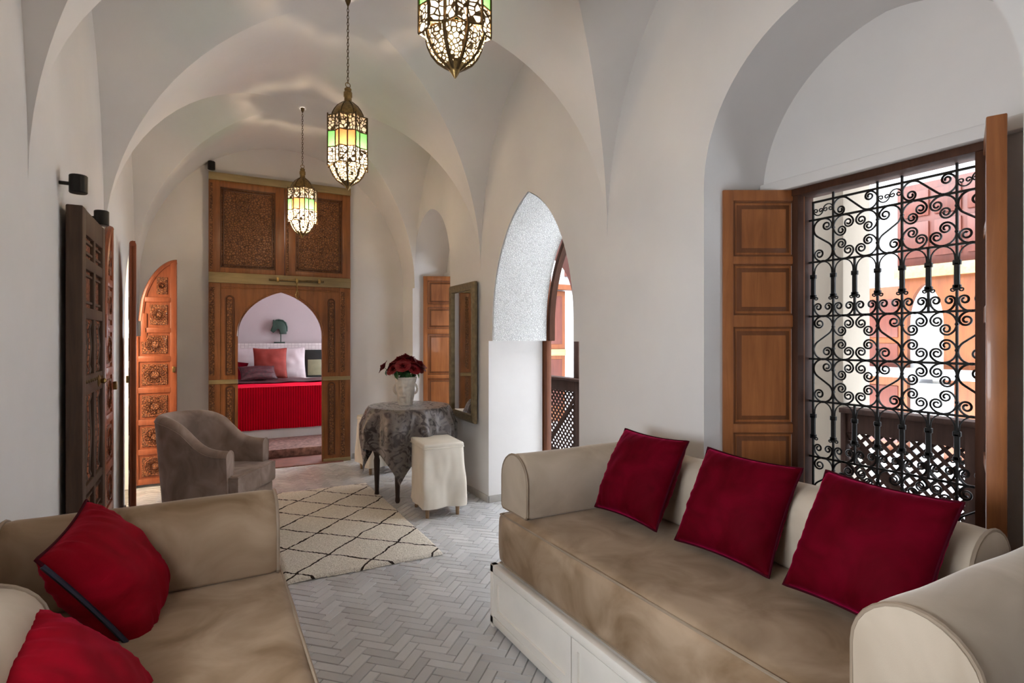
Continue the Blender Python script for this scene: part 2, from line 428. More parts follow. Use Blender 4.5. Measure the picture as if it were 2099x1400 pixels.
# ---- groin vault
mb = MB(); b = mb.bm
nT = 40; nS = 8
def tt(i, n): return -cos(pi * i / n)
def zell(t, p=2): return ZS + ZR * sqrt(max(0, 1 - abs(t) ** p))
def cell(f):
    g = [[b.verts.new(f(tt(i, nT), j / nS)) for j in range(nS + 1)] for i in range(nT + 1)]
    for i in range(nT):
        for j in range(nS): mb.face((g[i][j], g[i + 1][j], g[i + 1][j + 1], g[i][j + 1]))
for y0, y1, p in ((-2.5, .2, 2.5), (.2, 2.5, 2.5), (2.5, 4.15, 2), (4.15, 5.8, 2)):
    yc, HY = (y0 + y1) / 2, (y1 - y0) / 2
    for sg in (-1, 1):
        cell(lambda t, j: (CX + sg * HX * (1 - j * (1 - abs(t) ** (p / 2))), yc + HY * t, zell(t, p)))
        cell(lambda t, j: (CX + HX * t, yc + sg * HY * (1 - j * (1 - abs(t) ** (2 / p))), zell(t)))
g = [[b.verts.new((CX + HX * tt(i, nT), y, zell(tt(i, nT)))) for y in (5.8, YB + .05)] for i in range(nT + 1)]
for i in range(nT): mb.face((g[i][0], g[i + 1][0], g[i + 1][1], g[i][1]))
struct(mb.build('ceiling', 'plaster', None, True, 22, weld=1e-4))
struct(MB().box(XL - .35, XO + .02, YN - .3, YB + .3, 3.5, 3.6).build('ceiling.001', 'plaster'))

# ---- herringbone floor
struct(MB().box(XL - .3, 3.3, YN, YB + .3, -.06, -.004).build('floor', 'grout'))
mb = MB(); b = mb.bm; W = .048; n = 3; gap = .0018
c45, s45 = cos(pi / 4), sin(pi / 4)
def tile(x0, y0, x1, y1):
    cx, cy = (x0 + x1) / 2 * W, (y0 + y1) / 2 * W
    X, Y = cx * c45 - cy * s45 + .7, cx * s45 + cy * c45 + 2.4
    if not (XL - .02 < X < 2.5 and -1.0 < Y < YB + .05): return
    if X > XR + .03 and not (2.7 < Y < 4.05 or .6 < Y < 1.85 or 4.85 < Y < 5.9): return
    dz = random.uniform(-.0012, .0012); tx, ty = random.uniform(-.006, .006), random.uniform(-.006, .006)
    lo, hi = [], []
    for (px, py) in ((x0, y0), (x1, y0), (x1, y1), (x0, y1)):
        sx, sy = (1 if px == x0 else -1), (1 if py == y0 else -1)
        for inset, z, L in ((gap * .6, -.005, lo), (gap * .6 + .0022, 0, hi)):
            qx, qy = px * W + sx * inset, py * W + sy * inset
            zz = z + dz + ((qx - cx) * tx + (qy - cy) * ty if L is hi else 0)
            L.append(b.verts.new((qx * c45 - qy * s45 + .7, qx * s45 + qy * c45 + 2.4, zz)))
    mb.face(hi)
    for i in range(4): mb.face((lo[i], lo[(i + 1) % 4], hi[(i + 1) % 4], hi[i]))
for k in range(-90, 130):
    for j in range(-30, 30):
        o = 2 * n * j
        tile(k + o, k, k + n + o, k + 1)
        tile(k + o, k - 2 * n + 1, k + 1 + o, k - n + 1)
struct(mb.build('floor.001', 'bejmat', None, False))
# skirting
for x0, x1, y0, y1 in ((XR - .012, XR, 4.0, 4.8), (XR - .012, XR, 1.81, 2.77), (XL, XL + .012, 2.0, 5.1), (1.40, XR, YB - .012, YB), (XL, -.02, YB - .012, YB), (XR, XO, 3.988, 4.0)):
    struct(MB().box(x0, x1, y0, y1, 0, .055, .003).build('baseboard_1', 'skirt'))

# ------------------------------------------------------------------ wood panel helper (local frame: x across, z up, thickness y 0..t)
def panelled(name, label, cat, w, h, t, rails, mats, loc, rz, stile=.055, panel_name='panel', kind=None, edge=None, group=None, back=True):
    """stile and rail leaf with raised panels. rails: list of (z0,z1)"""
    root = thing(name, label, cat, loc, rz, group)
    if kind: root['kind'] = kind
    mb = MB()
    mb.box(0, stile, 0, t, 0, h, .004); mb.box(w - stile, w, 0, t, 0, h, .004)
    for z0, z1 in rails: mb.box(stile - .002, w - stile + .002, .001, t - .001, z0, z1, .003)
    mb.build('frame', mats[0], root)
    for (a0, a1), (b0, b1) in zip(rails, rails[1:]):
        z0, z1 = a1, b0
        p = MB(); p.box(stile - .003, w - stile + .003, t * .38, t * .62, z0 - .003, z1 + .003)
        q = MB(); fld = p
        for yy, s in ((t * .38, -1), (t * .62, 1)):
            m_ = .018; x0, x1 = stile + m_, w - stile - m_
            bb = q.bm
            o_ = [(x0, z0 + m_), (x1, z0 + m_), (x1, z1 - m_), (x0, z1 - m_)]
            k = .02; i_ = [(x0 + k, z0 + m_ + k), (x1 - k, z0 + m_ + k), (x1 - k, z1 - m_ - k), (x0 + k, z1 - m_ - k)]
            for L, d in ((o_, 0), (i_, .008)):
                pass
            vo = [bb.verts.new((x, yy, z)) for x, z in o_]; vi = [bb.verts.new((x, yy + s * .009, z)) for x, z in i_]
            for e in range(4): q.face((vo[e], vo[(e + 1) % 4], vi[(e + 1) % 4], vi[e]))
            fld.face([fld.bm.verts.new(v_.co) for v_ in vi])
            # thin moulding
            for (xa, za, xb, zb_) in ((stile, z0, w - stile, z0 + .008), (stile, z1 - .008, w - stile, z1), (stile, z0, stile + .008, z1), (w - stile - .008, z0, w - stile, z1)):
                q.box(xa, xb, min(yy, yy + s * .008), max(yy, yy + s * .008), za, zb_)
        pp_ = p.build(panel_name, mats[1], root)
        q.build('moulding', mats[2] if len(mats) > 2 else mats[0], pp_)
    return root
ZB = .22; SH = 1.985 - ZB
srails = [(0, .07), (.42, .48), (.93, .985), (1.285, 1.33), (SH - .06 - .0, SH)]
def zr(z): return z - ZB
srails = [(0, .07), (zr(.90) - .03, zr(.90) + .01), (zr(1.385) - .03, zr(1.385) + .025), (zr(1.66) - .015, zr(1.66) + .02), (SH - .05, SH)]
def shutter(label, loc, rz, w=.365, group='cedar window shutters'):
    return panelled('window_shutter', label, 'shutter', w, SH, .035, srails, ('shutter', 'shutter', 'shutter_shade'), loc, rz, .048, group=group)
# near window: far leaf folded against the alcove side, near leaf standing out edge-on
shutter('open cedar shutter with four raised panels, left of the iron grille', (2.43, 1.648, ZB), R_(151.6 + .0), .375)
a = math.atan2(.845 - .955, 2.16 - 2.42)
panelled('window_shutter', 'open cedar shutter seen almost edge-on, right of the iron grille', 'shutter', .345, SH, .05, srails, ('shutter', 'shutter', 'shutter_shade'), (2.425, .952, ZB), a, .048, group='cedar window shutters')
shutter('open cedar shutter behind the rose vase, far alcove', (2.43, 5.70, ZB), R_(156), .375)
shutter('open cedar shutter seen edge-on beside the tall mirror', (2.425, 4.90, ZB), R_(190), .375)

# ------------------------------------------------------------------ window frame + grille
def window(n, y0, y1):
    root = struct(thing('window_%d' % n, None, None, (0, 0, 0)))
    t = .045
    mb = MB()
    mb.box(XO - .085, XO + .03, y1 - t * .45, y1 + .012, .2, 2.0, .003); mb.box(XO - .085, XO + .03, y0 - .012, y0 + t * .45, .2, 2.0, .003)
    mb.box(XO - .09, XO + .03, y0 - .03, y1 + .03, 1.955, 2.0, .003); mb.box(XO - .10, XO + .05, y0 - .03, y1 + .03, .17, .21, .004)
    mb.build('window_frame', 'frame_wood', root)
    return root
window(1, .93, 1.64); window(2, 4.86, 5.80)

def spiral_pts(heading, start, R, arc, curl, r0, r1, turns, side, step=.16, straight=0):
    """2D path from `start` going `heading`, turning `side` (+1 left); arc of radius R, then a spiral shrinking r0->r1"""
    x, y = start; h = heading; pts = [(x, y)]
    def go(r, dth):
        nonlocal x, y, h
        k = max(1, int(abs(dth) / step))
        for _ in range(k):
            d = dth / k; ch = 2 * r * sin(abs(d) / 2)
            h2 = h + side * d / 2
            x += ch * cos(h2); y += ch * sin(h2); h += side * d; pts.append((x, y))
    if straight: x += straight * cos(h); y += straight * sin(h); pts.append((x, y))
    if arc: go(R, arc)
    total = turns * 2 * pi; k = int(total / step); 
    for i in range(k):
        f = i / k; r = r0 + (r1 - r0) * f ** .8
        d = total / k; ch = 2 * r * sin(d / 2); h2 = h + side * d / 2
        x += ch * cos(h2); y += ch * sin(h2); h += side * d; pts.append((x, y))
    return pts
def cscroll(c, R, phi, half=1.45, r0f=.50, r1f=.14, turns=1.35):
    mid = (c[0] + R * cos(phi), c[1] + R * sin(phi))
    A = spiral_pts(phi + pi / 2, mid, R, half, 0, R * r0f, R * r1f, turns, 1)
    B = spiral_pts(phi - pi / 2, mid, R, half, 0, R * r0f, R * r1f, turns, -1)
    return B[::-1] + A[1:]
def sscroll(c, w, h, flip=1, horiz=False):
    """S scroll in a cell w x h: diagonal, then an arc and a curl at both ends"""
    if horiz: w, h = h, w
    R = w / 2 * .93; Hc = h / 2 - R; a = math.acos(min(1, R / Hc)); L = R * math.tan(a)
    A = spiral_pts(a, (0, 0), R, R_(205) - a * .2, 0, R * .56, R * .14, 1.5, 1, straight=L)
    pts = [(-x, -y) for x, y in A][::-1] + A[1:]
    pts = [(x * flip, y) for x, y in pts]
    if horiz: pts = [(y, x) for x, y in pts]
    return [(c[0] + x, c[1] + y) for x, y in pts]
def grille(label, yR, x, ybase=1.601, detail=True):
    root = thing('window_grille', label, 'grille', (x, ybase, 0))
    ks = [0, 1, 2, 3, 4, 5, 6, 7]; sp = .0937
    Yk = lambda k: -sp * k
    Zr = [1.926, 1.845, 1.652, 1.404, 1.209, 1.016, .762, .569, .376, .30]
    bars = MB()
    for i, z in enumerate(Zr):
        bars.box(-.004, .004, Yk(7) - .03, (.033 if i else .004), z - .0045, z + .0045)
    bars.build('crossbar', 'iron', root)
    for k in (0, 1, 3, 4, 6, 7):
        MB().box(-.0035, .0035, Yk(k) - .004, Yk(k) + .004, Zr[-1] - .05, 1.955 if k not in (0, 7) else 1.93).build('upright', 'iron', root)
    sc = MB(); jo = MB()
    def add(pts, r=.0042): sc.tube([(0, p[0], p[1]) for p in pts], r, 5)
    def knot(y, z, s=.009): jo.box(-.007, .007, y - s, y + s, z - s * .75, z + s * .75, .002, 1)
    def rosette(k0, z0, z1):
        w = sp * 2; h = z1 - z0; a = w / 2; c0 = Yk(k0 + 1); cz = (z0 + z1) / 2
        R = min(a, h / 2) / 2 * .97
        for sy in (-1, 1):
            for sz in (-1, 1):
                c = (c0 + sy * (a - R - .001), cz + sz * (h / 2 - R - .001))
                add(cscroll(c, R, math.atan2(sz, sy), 1.75, .52, .12, 1.6), .0040)
        for q in ((c0 - a / 2, z0), (c0 + a / 2, z0), (c0 - a / 2, z1), (c0 + a / 2, z1), (c0 - a, cz + h / 4), (c0 - a, cz - h / 4), (c0 + a, cz + h / 4), (c0 + a, cz - h / 4)): knot(*q, .006)
    def s_cell(k0, z0, z1, fl): add(sscroll((Yk(k0 + .5), (z0 + z1) / 2), sp, z1 - z0, fl)); knot(Yk(k0 + .5), z0, .007)
    fl = 1
    for z1, z0 in ((Zr[1], Zr[2]), (Zr[3], Zr[4]), (Zr[4], Zr[5]), (Zr[6], Zr[7]), (Zr[7], Zr[8])):
        s_cell(0, z0, z1, fl); rosette(1, z0, z1); s_cell(3, z0, z1, -fl); rosette(4, z0, z1); s_cell(6, z0, z1, fl); fl = -fl
    # top frieze
    z1, z0 = Zr[0], Zr[1]; hz = (z1 + z0) / 2; hh = z1 - z0
    for k in (1, 4): add(sscroll((Yk(k + 1), hz), sp * 2, hh, 1 if k == 1 else 1, True))
    for k in (0, 3, 6):
        for sg in (-1, 1):
            add(cscroll((Yk(k + .5) + sg * sp * .24, hz), hh * .27, -pi / 2 if sg > 0 else pi / 2, 1.3, .5, .15, 1.1), .003)
    # arcades
    for z1, z0 in ((Zr[2], Zr[3]), (Zr[5], Zr[6])):
        H = z1 - z0
        for k in ks:
            y = Yk(k)
            jo.box(-.007, .007, y - .0085, y + .0085, z0 + H * .34, z1 - H * .27, .002, 1)
            for dz, s in ((z1 - H * .27, .013), (z0 + H * .36, .013)): knot(y, dz, s)
            if k in (2, 5): jo.box(-.004, .004, y - .004, y + .004, z0, z1)
            for sg in (-1, 1):
                if (k == 0 and sg > 0) or (k == 7 and sg < 0): continue
                add(spiral_pts(-pi / 2 if True else 0, (y + sg * .006, z0 + H * .34), .012, .5, 0, .008, .003, .9, sg, .3), .0028)
        for k in ks[:-1]:
            yc = Yk(k + .5); r = sp / 2 - .007
            add([(yc + r, z1 - H * .30)] + [(yc + r * cos(t), z1 - H * .19 + (H * .19) * sin(t) * .95) for t in [pi * i / 14 for i in range(15)]] + [(yc - r, z1 - H * .30)], .003)
            add(cscroll((yc, z0 + sp * .42), sp * .44, -pi / 2, 1.55, .46, .13, 1.3))
            knot(yc, z0, .006)
    sc.build('scrollwork', 'iron', root); jo.build('collar', 'iron', root)
    for o in root.children:
        if o.name.startswith('collar'): o['kind'] = 'stuff'
        if o.name.startswith('scrollwork'): o['kind'] = 'stuff'
    return root
grille('black wrought-iron scroll grille in the window behind the beige sofa', 0, XO + .0)

# ------------------------------------------------------------------ sofas
def dprofile(w, h, n=14, flare=0):
    """D section: flat bottom, rounded top. returns list (a,z), a from -w/2..w/2"""
    r = w / 2; pts = [(-r + .012, 0), (r - .012, 0), (r, .012)]
    for i in range(n + 1):
        t = pi * i / n
        pts.append((r * cos(t), h - r * .98 + r * .98 * sin(t)))
    pts.append((-r, .012)); return pts
def bolster(name, label, axis, c, a0, a1, z, w=.235, h=.265, mat='roll', group='velvet bolsters'):
    """axis 0: long in X, section centred at y=c.  axis 1: long in Y, centred x=c"""
    L = a1 - a0
    root = thing(name, label, 'bolster', (a0, c, z) if axis == 0 else (c, a0, z), 0, group)
    prof = dprofile(w, h)
    nU = 26
    mb = MB(); b = mb.bm; rings = []
    for i in range(nU + 1):
        x = L * i / nU; rr = []
        e = min(x, L - x); k = 1 - .045 * max(0, 1 - e / .03) ** 2
        for (a, q) in prof:
            nx = noise.noise(Vector((x * 5, a * 6, q * 6 + c * 3))) * .006
            aa = a * k * (1 + nx * 3); qq = h / 2 + (q - h / 2) * k + (nx if q > .05 else 0)
            rr.append(b.verts.new((x, aa, qq) if axis == 0 else (aa, x, qq)))
        rings.append(rr)
    m = len(prof)
    for i in range(nU):
        for j in range(m): mb.face((rings[i][j], rings[i][(j + 1) % m], rings[i + 1][(j + 1) % m], rings[i + 1][j]))
    for e, sg in ((0, -1), (nU, 1)):
        ring = rings[e]; cc = b.verts.new((((-.008 if e == 0 else L + .008), 0, h * .5)) if axis == 0 else (0, (-.008 if e == 0 else L + .008), h * .5))
        for j in range(m): mb.face((ring[j], ring[(j + 1) % m], cc))
    mb.build('cover', mat, root, True, 50)
    for x in (.004, L - .004):
        pp = [((x, a * .985, h / 2 + (q - h / 2) * .985) if axis == 0 else (a * .985, x, h / 2 + (q - h / 2) * .985)) for a, q in prof]
        MB().tube(pp, .0055, 6, True).build('piping', 'piping', root)
    return root
def mattress(root, x0, x1, y0, y1, z0, z1, name='mattress'):
    mb = MB(); b = mb.bm
    mb.box(x0, x1, y0, y1, z0, z1)
    bmesh.ops.subdivide_edges(b, edges=b.edges, cuts=26, use_grid_fill=True)
    cx, cy, cz = (x0 + x1) / 2, (y0 + y1) / 2, (z0 + z1) / 2
    hx, hy, hz = (x1 - x0) / 2, (y1 - y0) / 2, (z1 - z0) / 2; rad = .035
    for v in b.verts:
        p = v.co - Vector((cx, cy, cz))
        q = Vector((max(-hx + rad, min(hx - rad, p.x)), max(-hy + rad, min(hy - rad, p.y)), max(-hz + rad, min(hz - rad, p.z))))
        d = p - q
        if d.length > 1e-6:
            p = q + d.normalized() * rad
        side = 1 - (p.z / hz) ** 2
        nn = noise.noise(v.co * 2.3) * .010 + noise.noise(v.co * 7) * .003
        if abs(p.x) > hx - rad * 1.01: p.x += math.copysign(.008 * side + nn * .5, p.x)
        if p.z > hz - rad * 1.01: p.z += nn * .7
        v.co = p + Vector((cx, cy, cz))
    o = mb.build(name, 'sofa', root, True, 60)
    s = MB()
    pts = []
    k = .022
    for z in (z1 - .010, z0 + .012):
        r = [(x0 + k * .3, y0 + k, z), (x1 - k * .3, y0 + k, z), (x1 - k * .3, y1 - k, z), (x0 + k * .3, y1 - k, z)]
        dense = []
        for i in range(4):
            A, B = Vector(r[i]), Vector(r[(i + 1) % 4])
            for j in range(24): dense.append(A.lerp(B, j / 24))
        s.tube(dense, .0045, 6, True)
    s.build('seam', 'piping', o)
    return o
def sofa(label, x0, x1, y0, y1, front, ndraw=2, mx=(0, 0), zp=.28):
    """front = x of the drawer face; builds with world-sized local coords"""
    root = thing('sofa', label, 'sofa', ((x0 + x1) / 2, (y0 + y1) / 2, 0))
    cx, cy = (x0 + x1) / 2, (y0 + y1) / 2
    X0, X1, Y0, Y1 = x0 - cx, x1 - cx, y0 - cy, y1 - cy
    f = X0 if front < cx else X1; s = 1 if front < cx else -1
    pl = MB()
    pl.box(min(f + s * .02, X1 if s > 0 else X0), max(f + s * .02, X1 if s > 0 else X0), Y0 + .005, Y1 - .005, .03, zp - .001)
    pl.box(min(f, f + s * .03), max(f, f + s * .03), Y0, Y1, zp - .035, zp, .003)
    pl.box(min(f, f + s * .03), max(f, f + s * .03), Y0, Y1, .015, .05, .003)
    n = ndraw; wd = (Y1 - Y0) / n
    for y in (Y0, Y1 - .03): pl.box(min(f, f + s * .03), max(f, f + s * .03), y, y + .03, 0, zp, .003)
    pl.build('plinth', 'whitewood', root)
    for i in range(n):
        a, c = max(Y0 + .031, Y0 + i * wd + .003), min(Y1 - .031, Y0 + (i + 1) * wd - .003)
        d = MB(); q0, q1 = sorted((f + s * .012, f + s * .03)); za, zb_ = .052, zp - .037
        d.box(q0, q1, a, c, za, zb_)
        r0, r1 = sorted((f + s * .002, f + s * .0125)); k = .034
        for bx_ in ((a, c, za, za + k), (a, c, zb_ - k, zb_), (a, a + k, za + k, zb_ - k), (c - k, c, za + k, zb_ - k)): d.box(r0, r1, *bx_)
        d.build('drawer', 'whitewood', root)
    mattress(root, X0 + mx[0], X1 + mx[1], Y0 + .02, Y1 - .02, zp, .52)
    return root
sofa('long beige velvet banquette on a white panelled plinth in front of the window', 1.135, 1.955, .36, 2.29, 1.13, 3, (.025, 0))
sofa('taupe velvet banquette along the left wall, seen from above', XL + .015, .265, .05, 2.27, .27, 3, (0, -.035))
bolster('bolster', 'beige velvet bolster at the far end of the window banquette', 0, 2.195, 1.205, 1.96, .52)
bolster('bolster', 'beige velvet bolster at the near end of the window banquette, bottom right corner', 0, .575, 1.185, 1.96, .52)
bolster('bolster', 'long beige velvet back bolster behind the three crimson cushions', 1, 1.842, .70, 2.07, .52, .225, .27)
bolster('bolster', 'taupe velvet bolster at the far end of the left banquette', 0, 2.13, -.52, .215, .52, .245, .25, 'sofa')
bolster('bolster', 'pale rounded back bolster against the left wall, bottom left corner', 1, -.415, .2, 1.60, .52, .22, .25)

# ------------------------------------------------------------------ cushions
def cushion(label, size, th, loc, rot, mat, pipe, zipm=None, seed=0, group='crimson velvet cushions', name='cushion', wr=1.0, puff=.5):
    root = thing(name, label, 'cushion', loc, 0, group, rot)
    h = size / 2; n = 34
    def pos(u, v, sg):
        cu, cv = u * 2 - 1, v * 2 - 1
        k = .065
        x = h * cu * (1 - k * (1 - cv * cv) * abs(cu)); z = h * cv * (1 - k * (1 - cu * cu) * abs(cv))
        e = max(0, (1 - cu * cu) * (1 - cv * cv))
        t = th / 2 * e ** puff
        edge = (1 - e)
        w = noise.noise(Vector((cu * 2.2 + seed, cv * 2.2, sg * 3))) * .016 * e
        # radial puckers running in from the border
        if abs(cu) > abs(cv): wv = noise.noise(Vector((cv * 11 + seed * 3, cu * 1.6, sg)))
        else: wv = noise.noise(Vector((cu * 11 + seed * 3, cv * 1.6, sg + 9)))
        w += wv * .012 * wr * min(1, e * 6) * (edge ** 2)
        return (x, sg * (t + w * (1 if t > .002 else 0)), z)
    mb = MB()
    for sg in (-1, 1): mb.grid(lambda u, v: pos(u, v, sg), n, n)
    mb.build('cover', mat, root, True, 75, weld=5e-4)
    rim = []
    for side in range(4):
        for i in range(n):
            t = i / n
            u, v = ((t, 0), (1, t), (1 - t, 1), (0, 1 - t))[side]; rim.append(pos(u, v, 1))
    MB().tube(rim, .0045, 6, True).build('piping', pipe, root)
    if zipm:
        z = []
        for i in range(n + 1):
            u, v = (i / n, 0); z.append(pos(u, v, 1))
        MB().tube([(p[0], p[1], p[2] - .004) for p in z[2:-2]], .0065, 6).build('zip', zipm, root)
    return root
CUSH = []   # filled from fitted poses
cushion('crimson velvet cushion farthest from the camera of the three on the window banquette', .38, .20, (1.63, 1.849, .715), (-.49, -.0, -1.545), 'red', 'redpipe', None, 1)
cushion('crimson velvet cushion in the middle of the three on the window banquette', .38, .20, (1.675, 1.39, .698), (-.51, .03, -1.475), 'red', 'redpipe', None, 2)
cushion('crimson velvet cushion nearest the rolled arm on the window banquette', .385, .20, (1.65, .92, .708), (-.53, .01, -1.628), 'red', 'redpipe', None, 3)
cushion('scarlet velvet cushion with a navy zip edge, tipped against the left banquette bolster', .37, .20, (-.232, 1.925, .64), (-1.353, .952, .062), 'red2', 'redpipe', 'navy', 4, wr=1.7)
cushion('dark scarlet velvet cushion leaning in front of the navy-edged one', .34, .18, (-.235, 1.42, .575), (-1.45, .85, .06), 'red2', 'redpipe', None, 5, wr=1.7)

# ------------------------------------------------------------------ rug
mb = MB()
def rugf(u, v):
    x = .372 + (1.262 - .372) * u; y = 3.165 + (5.03 - 3.165) * v
    x += .012 * noise.noise(Vector((0, y * 3, 1))); y += .012 * noise.noise(Vector((x * 3, 0, 4)))
    e = min(u * .89, (1 - u) * .89, v * 1.86, (1 - v) * 1.86)
    z = .016 * min(1, e / .012) ** .5 + .003 + .004 * noise.noise(Vector((x * 60, y * 60, 0)))
    return (x, y, z)
mb.grid(rugf, 90, 180)
rug = mb.build('rug', 'rug', None, True, 80)
tag(rug, 'cream shaggy wool rug with a black diamond lattice on the tiled floor', 'rug')

# ------------------------------------------------------------------ armchair
def armchair(loc, rz):
    root = thing('armchair', 'grey-brown velvet tub armchair between the rug and the carved doors', 'armchair', loc, rz)
    # local: faces +x, plan U open at +x
    n = 48
    def plan(t, off):
        # t 0..1 : from right arm front (-y) round the back to left arm front (+y)
        L1 = .36; arc = pi * .27; 
        tot = 2 * L1 + arc * 1.0 * 1.0
        r = .27
        seg = [L1, pi * r, L1]; T = sum(seg); d = t * T
        if d < L1: return (L1 - d - .02, -(r + off), (0, -1))
        if d < L1 + pi * r:
            a = (d - L1) / r
            return (-.02 - sin(a) * (r + off) * 1.12, -cos(a) * (r + off), None)
        return (d - L1 - pi * r - .02, r + off, (0, 1))
    def height(t):
        s = abs(t - .5) * 2
        k = 1 / (1 + math.exp((s - .60) * 13))
        return .585 + .205 * k
    def f(u, v):
        t = u; h = height(t)
        th = .075
        # loop v: 0..1 outer bottom -> outer top -> inner top -> inner bottom
        lean = .05 * (h - .585) / .2
        z0 = .07
        if v < .4: q = v / .4; off = th / 2 + .012 * q - .02 * (1 - q); z = z0 + (h - .035 - z0) * q; ex = lean * q
        elif v < .6:
            a = (v - .4) / .2 * pi; off = (th / 2 + .012) * cos(a); z = h - .035 + .038 * sin(a); ex = lean
        else: q = 1 - (v - .6) / .4; off = -(th / 2 + .012) + .0 * q; z = .30 + (h - .035 - .30) * q; ex = lean * q
        s = abs(t - .5) * 2
        x, y, _ = plan(t, off)
        return (x - ex * (1 - s), y, z)
    mb = MB(); g = mb.grid(f, n, 30)
    mb.face(g[0][::1]); mb.face(g[-1][::-1])
    sh = mb.build('back', 'chair', root, True, 55)
    # piping on arm fronts
    for t in (0, 1):
        MB().tube([f(t, v / 30) for v in range(31)], .005, 6).build('piping', 'chair', root)
    MB().tube([f(i / 48, .40) for i in range(49)], .004, 6).build('piping', 'chair', root)
    base = MB(); base.prism([(.34, -.235), (.34, .235), (-.05, .235), (-.2, .17), (-.26, 0), (-.2, -.17), (-.05, -.235)], 2, .07, .30, .01); base.build('seat_base', 'chair', root)
    # T shaped seat cushion
    poly = [(.42, -.29), (.42, .29), (.345, .29), (.335, .232), (-.05, .232), (-.19, .16), (-.245, 0), (-.19, -.16), (-.05, -.232), (.335, -.232), (.345, -.29)]
    c = MB(); c.prism(poly, 2, .295, .435, .022, 4); cu = c.build('seat_cushion', 'chair', root, True, 40)
    p2 = MB(); pts = []
    for i in range(len(poly)):
        A, B = Vector((*poly[i], .425)), Vector((*poly[(i + 1) % len(poly)], .425))
        for j in range(8): pts.append(A.lerp(B, j / 8))
    p2.tube(pts, .004, 5, True); p2.build('piping', 'chair', cu)
    fr = MB(); fr.box(.33, .40, -.285, .285, .07, .295, .012); fr.build('front_apron', 'chair', root)
    for sx, sy in ((.33, -.24), (.33, .24), (-.17, -.18), (-.17, .18)):
        MB().lathe([(.012, 0), (.02, .075)], 10, (sx, sy)).build('leg', 'tableleg', root)
    return root
armchair((.025, 4.25, 0), math.atan2(-.51, .86)).scale = (.77, .87, 1.02)

# ------------------------------------------------------------------ slip-covered stools
def stool(label, loc, rz, wx=.30, wy=.37, h=.54, seed=0):
    root = thing('stool', label, 'stool', loc, rz, 'slip-covered stools')
    mb = MB(); n = 96
    def per(t, ex):
        # rounded rectangle perimeter param
        p = t * 4; s = int(p) % 4; q = p - int(p)
        hx, hy = wx / 2 + ex, wy / 2 + ex
        cs = [(-hx, -hy), (hx, -hy), (hx, hy), (-hx, hy)]
        A, B = cs[s], cs[(s + 1) % 4]
        x, y = A[0] + (B[0] - A[0]) * q, A[1] + (B[1] - A[1]) * q
        r = .025
        for cx_, cy_ in cs:
            ux, uy = cx_ - math.copysign(r, cx_), cy_ - math.copysign(r, cy_)
            if (x - ux) * math.copysign(1, cx_) > 0 and (y - uy) * math.copysign(1, cy_) > 0:
                d = sqrt((x - ux) ** 2 + (y - uy) ** 2) or 1
                x, y = ux + (x - ux) / d * r, uy + (y - uy) / d * r
        return x, y
    def f(u, v):
        down = u
        z = h - .012 - (h - .085) * down
        wv = noise.noise(Vector((v * 10 + seed, down * 1.1, seed))) * .034 * down ** .6 + noise.noise(Vector((v * 27 + seed, down * 3, 3))) * .011 * down ** .5
        x, y = per(v, .004 + wv + .006 * down)
        return (x, y, z + .006 * noise.noise(Vector((v * 9, 1, seed))) * down)
    mb.grid(f, 22, n, True)
    mb.build('slipcover', 'linen', root, True, 80)
    t = MB(); t.box(-wx / 2 - .004, wx / 2 + .004, -wy / 2 - .004, wy / 2 + .004, h - .035, h, .012, 3); t.build('seat', 'linen', root)
    pts = [(*per(i / 96, .007), h - .033) for i in range(96)]
    MB().tube(pts, .004, 5, True).build('piping', 'linen', root)
    for sx in (-1, 1):
        for sy in (-1, 1):
            MB().lathe([(.013, 0), (.019, .12), (.019, .2)], 10, (sx * (wx / 2 - .035), sy * (wy / 2 - .035))).build('leg', 'foot', root)
    return root
stool('white linen slip-covered stool in front of the cloth-draped round table', (1.535, 4.01, 0), R_(-4), seed=2)
stool('cream linen slip-covered stool behind the round table, by the carved doors', (1.49, 5.52, 0), R_(3), .30, .36, seed=5)

# ------------------------------------------------------------------ table + cloth
TC = (1.495, 4.55)
root = thing('round_table', 'small round table with dark turned legs under a silver-grey damask cloth', 'table', (*TC, 0))
MB().lathe([(.318, .715), (.325, .722), (.325, .738), (.318, .742)], 40).build('tabletop', 'tableleg', root)
MB().lathe([(.24, .63), (.24, .715)], 32).build('apron', 'tableleg', root)
for a in (168, 232, 348, 52):
    x, y = .262 * cos(R_(a)), .262 * sin(R_(a))
    MB().lathe([(.014, 0), (.02, .02), (.017, .05), (.026, .3), (.02, .33), (.03, .37), (.026, .62), (.026, .72)], 14, (x, y)).build('leg', 'tableleg', root)
mb = MB(); RT = .332; hs = .66
def clothf(u, v):
    a, c = (u * 2 - 1) * hs, (v * 2 - 1) * hs
    rot = R_(16)
    x, y = a * cos(rot) - c * sin(rot), a * sin(rot) + c * cos(rot)
    r = sqrt(x * x + y * y); th = math.atan2(y, x)
    if r <= RT: return (x, y, .745 + .0015 * noise.noise(Vector((x * 8, y * 8, 0))))
    d = r - RT; rc = .012
    fold = (.5 + .5 * cos(9 * th + 1.3 + 1.2 * noise.noise(Vector((th * 1.2, 2, 0))))) 
    out = .012 + (.012 + .062 * fold) * min(1, d / .16) * (1 - .45 * max(0, min(1, (d - .28) / .2)))
    z = .745 - d * (1 - .04 * fold) + (.004 if d < .02 else 0)
    rr = RT + out * min(1, d / .03)
    X, Y = rr * cos(th), rr * sin(th)
    X = min(X, XR - TC[0] - .02)
    return (X, Y, max(.06, z))
mb.grid(clothf, 110, 110)
cl = mb.build('tablecloth', 'damask', None, True, 80); cl.location = (*TC, 0)
cl.rotation_euler = (0, 0, 0)
tag(cl, 'silver-grey damask cloth draped in points over the round table', 'tablecloth')

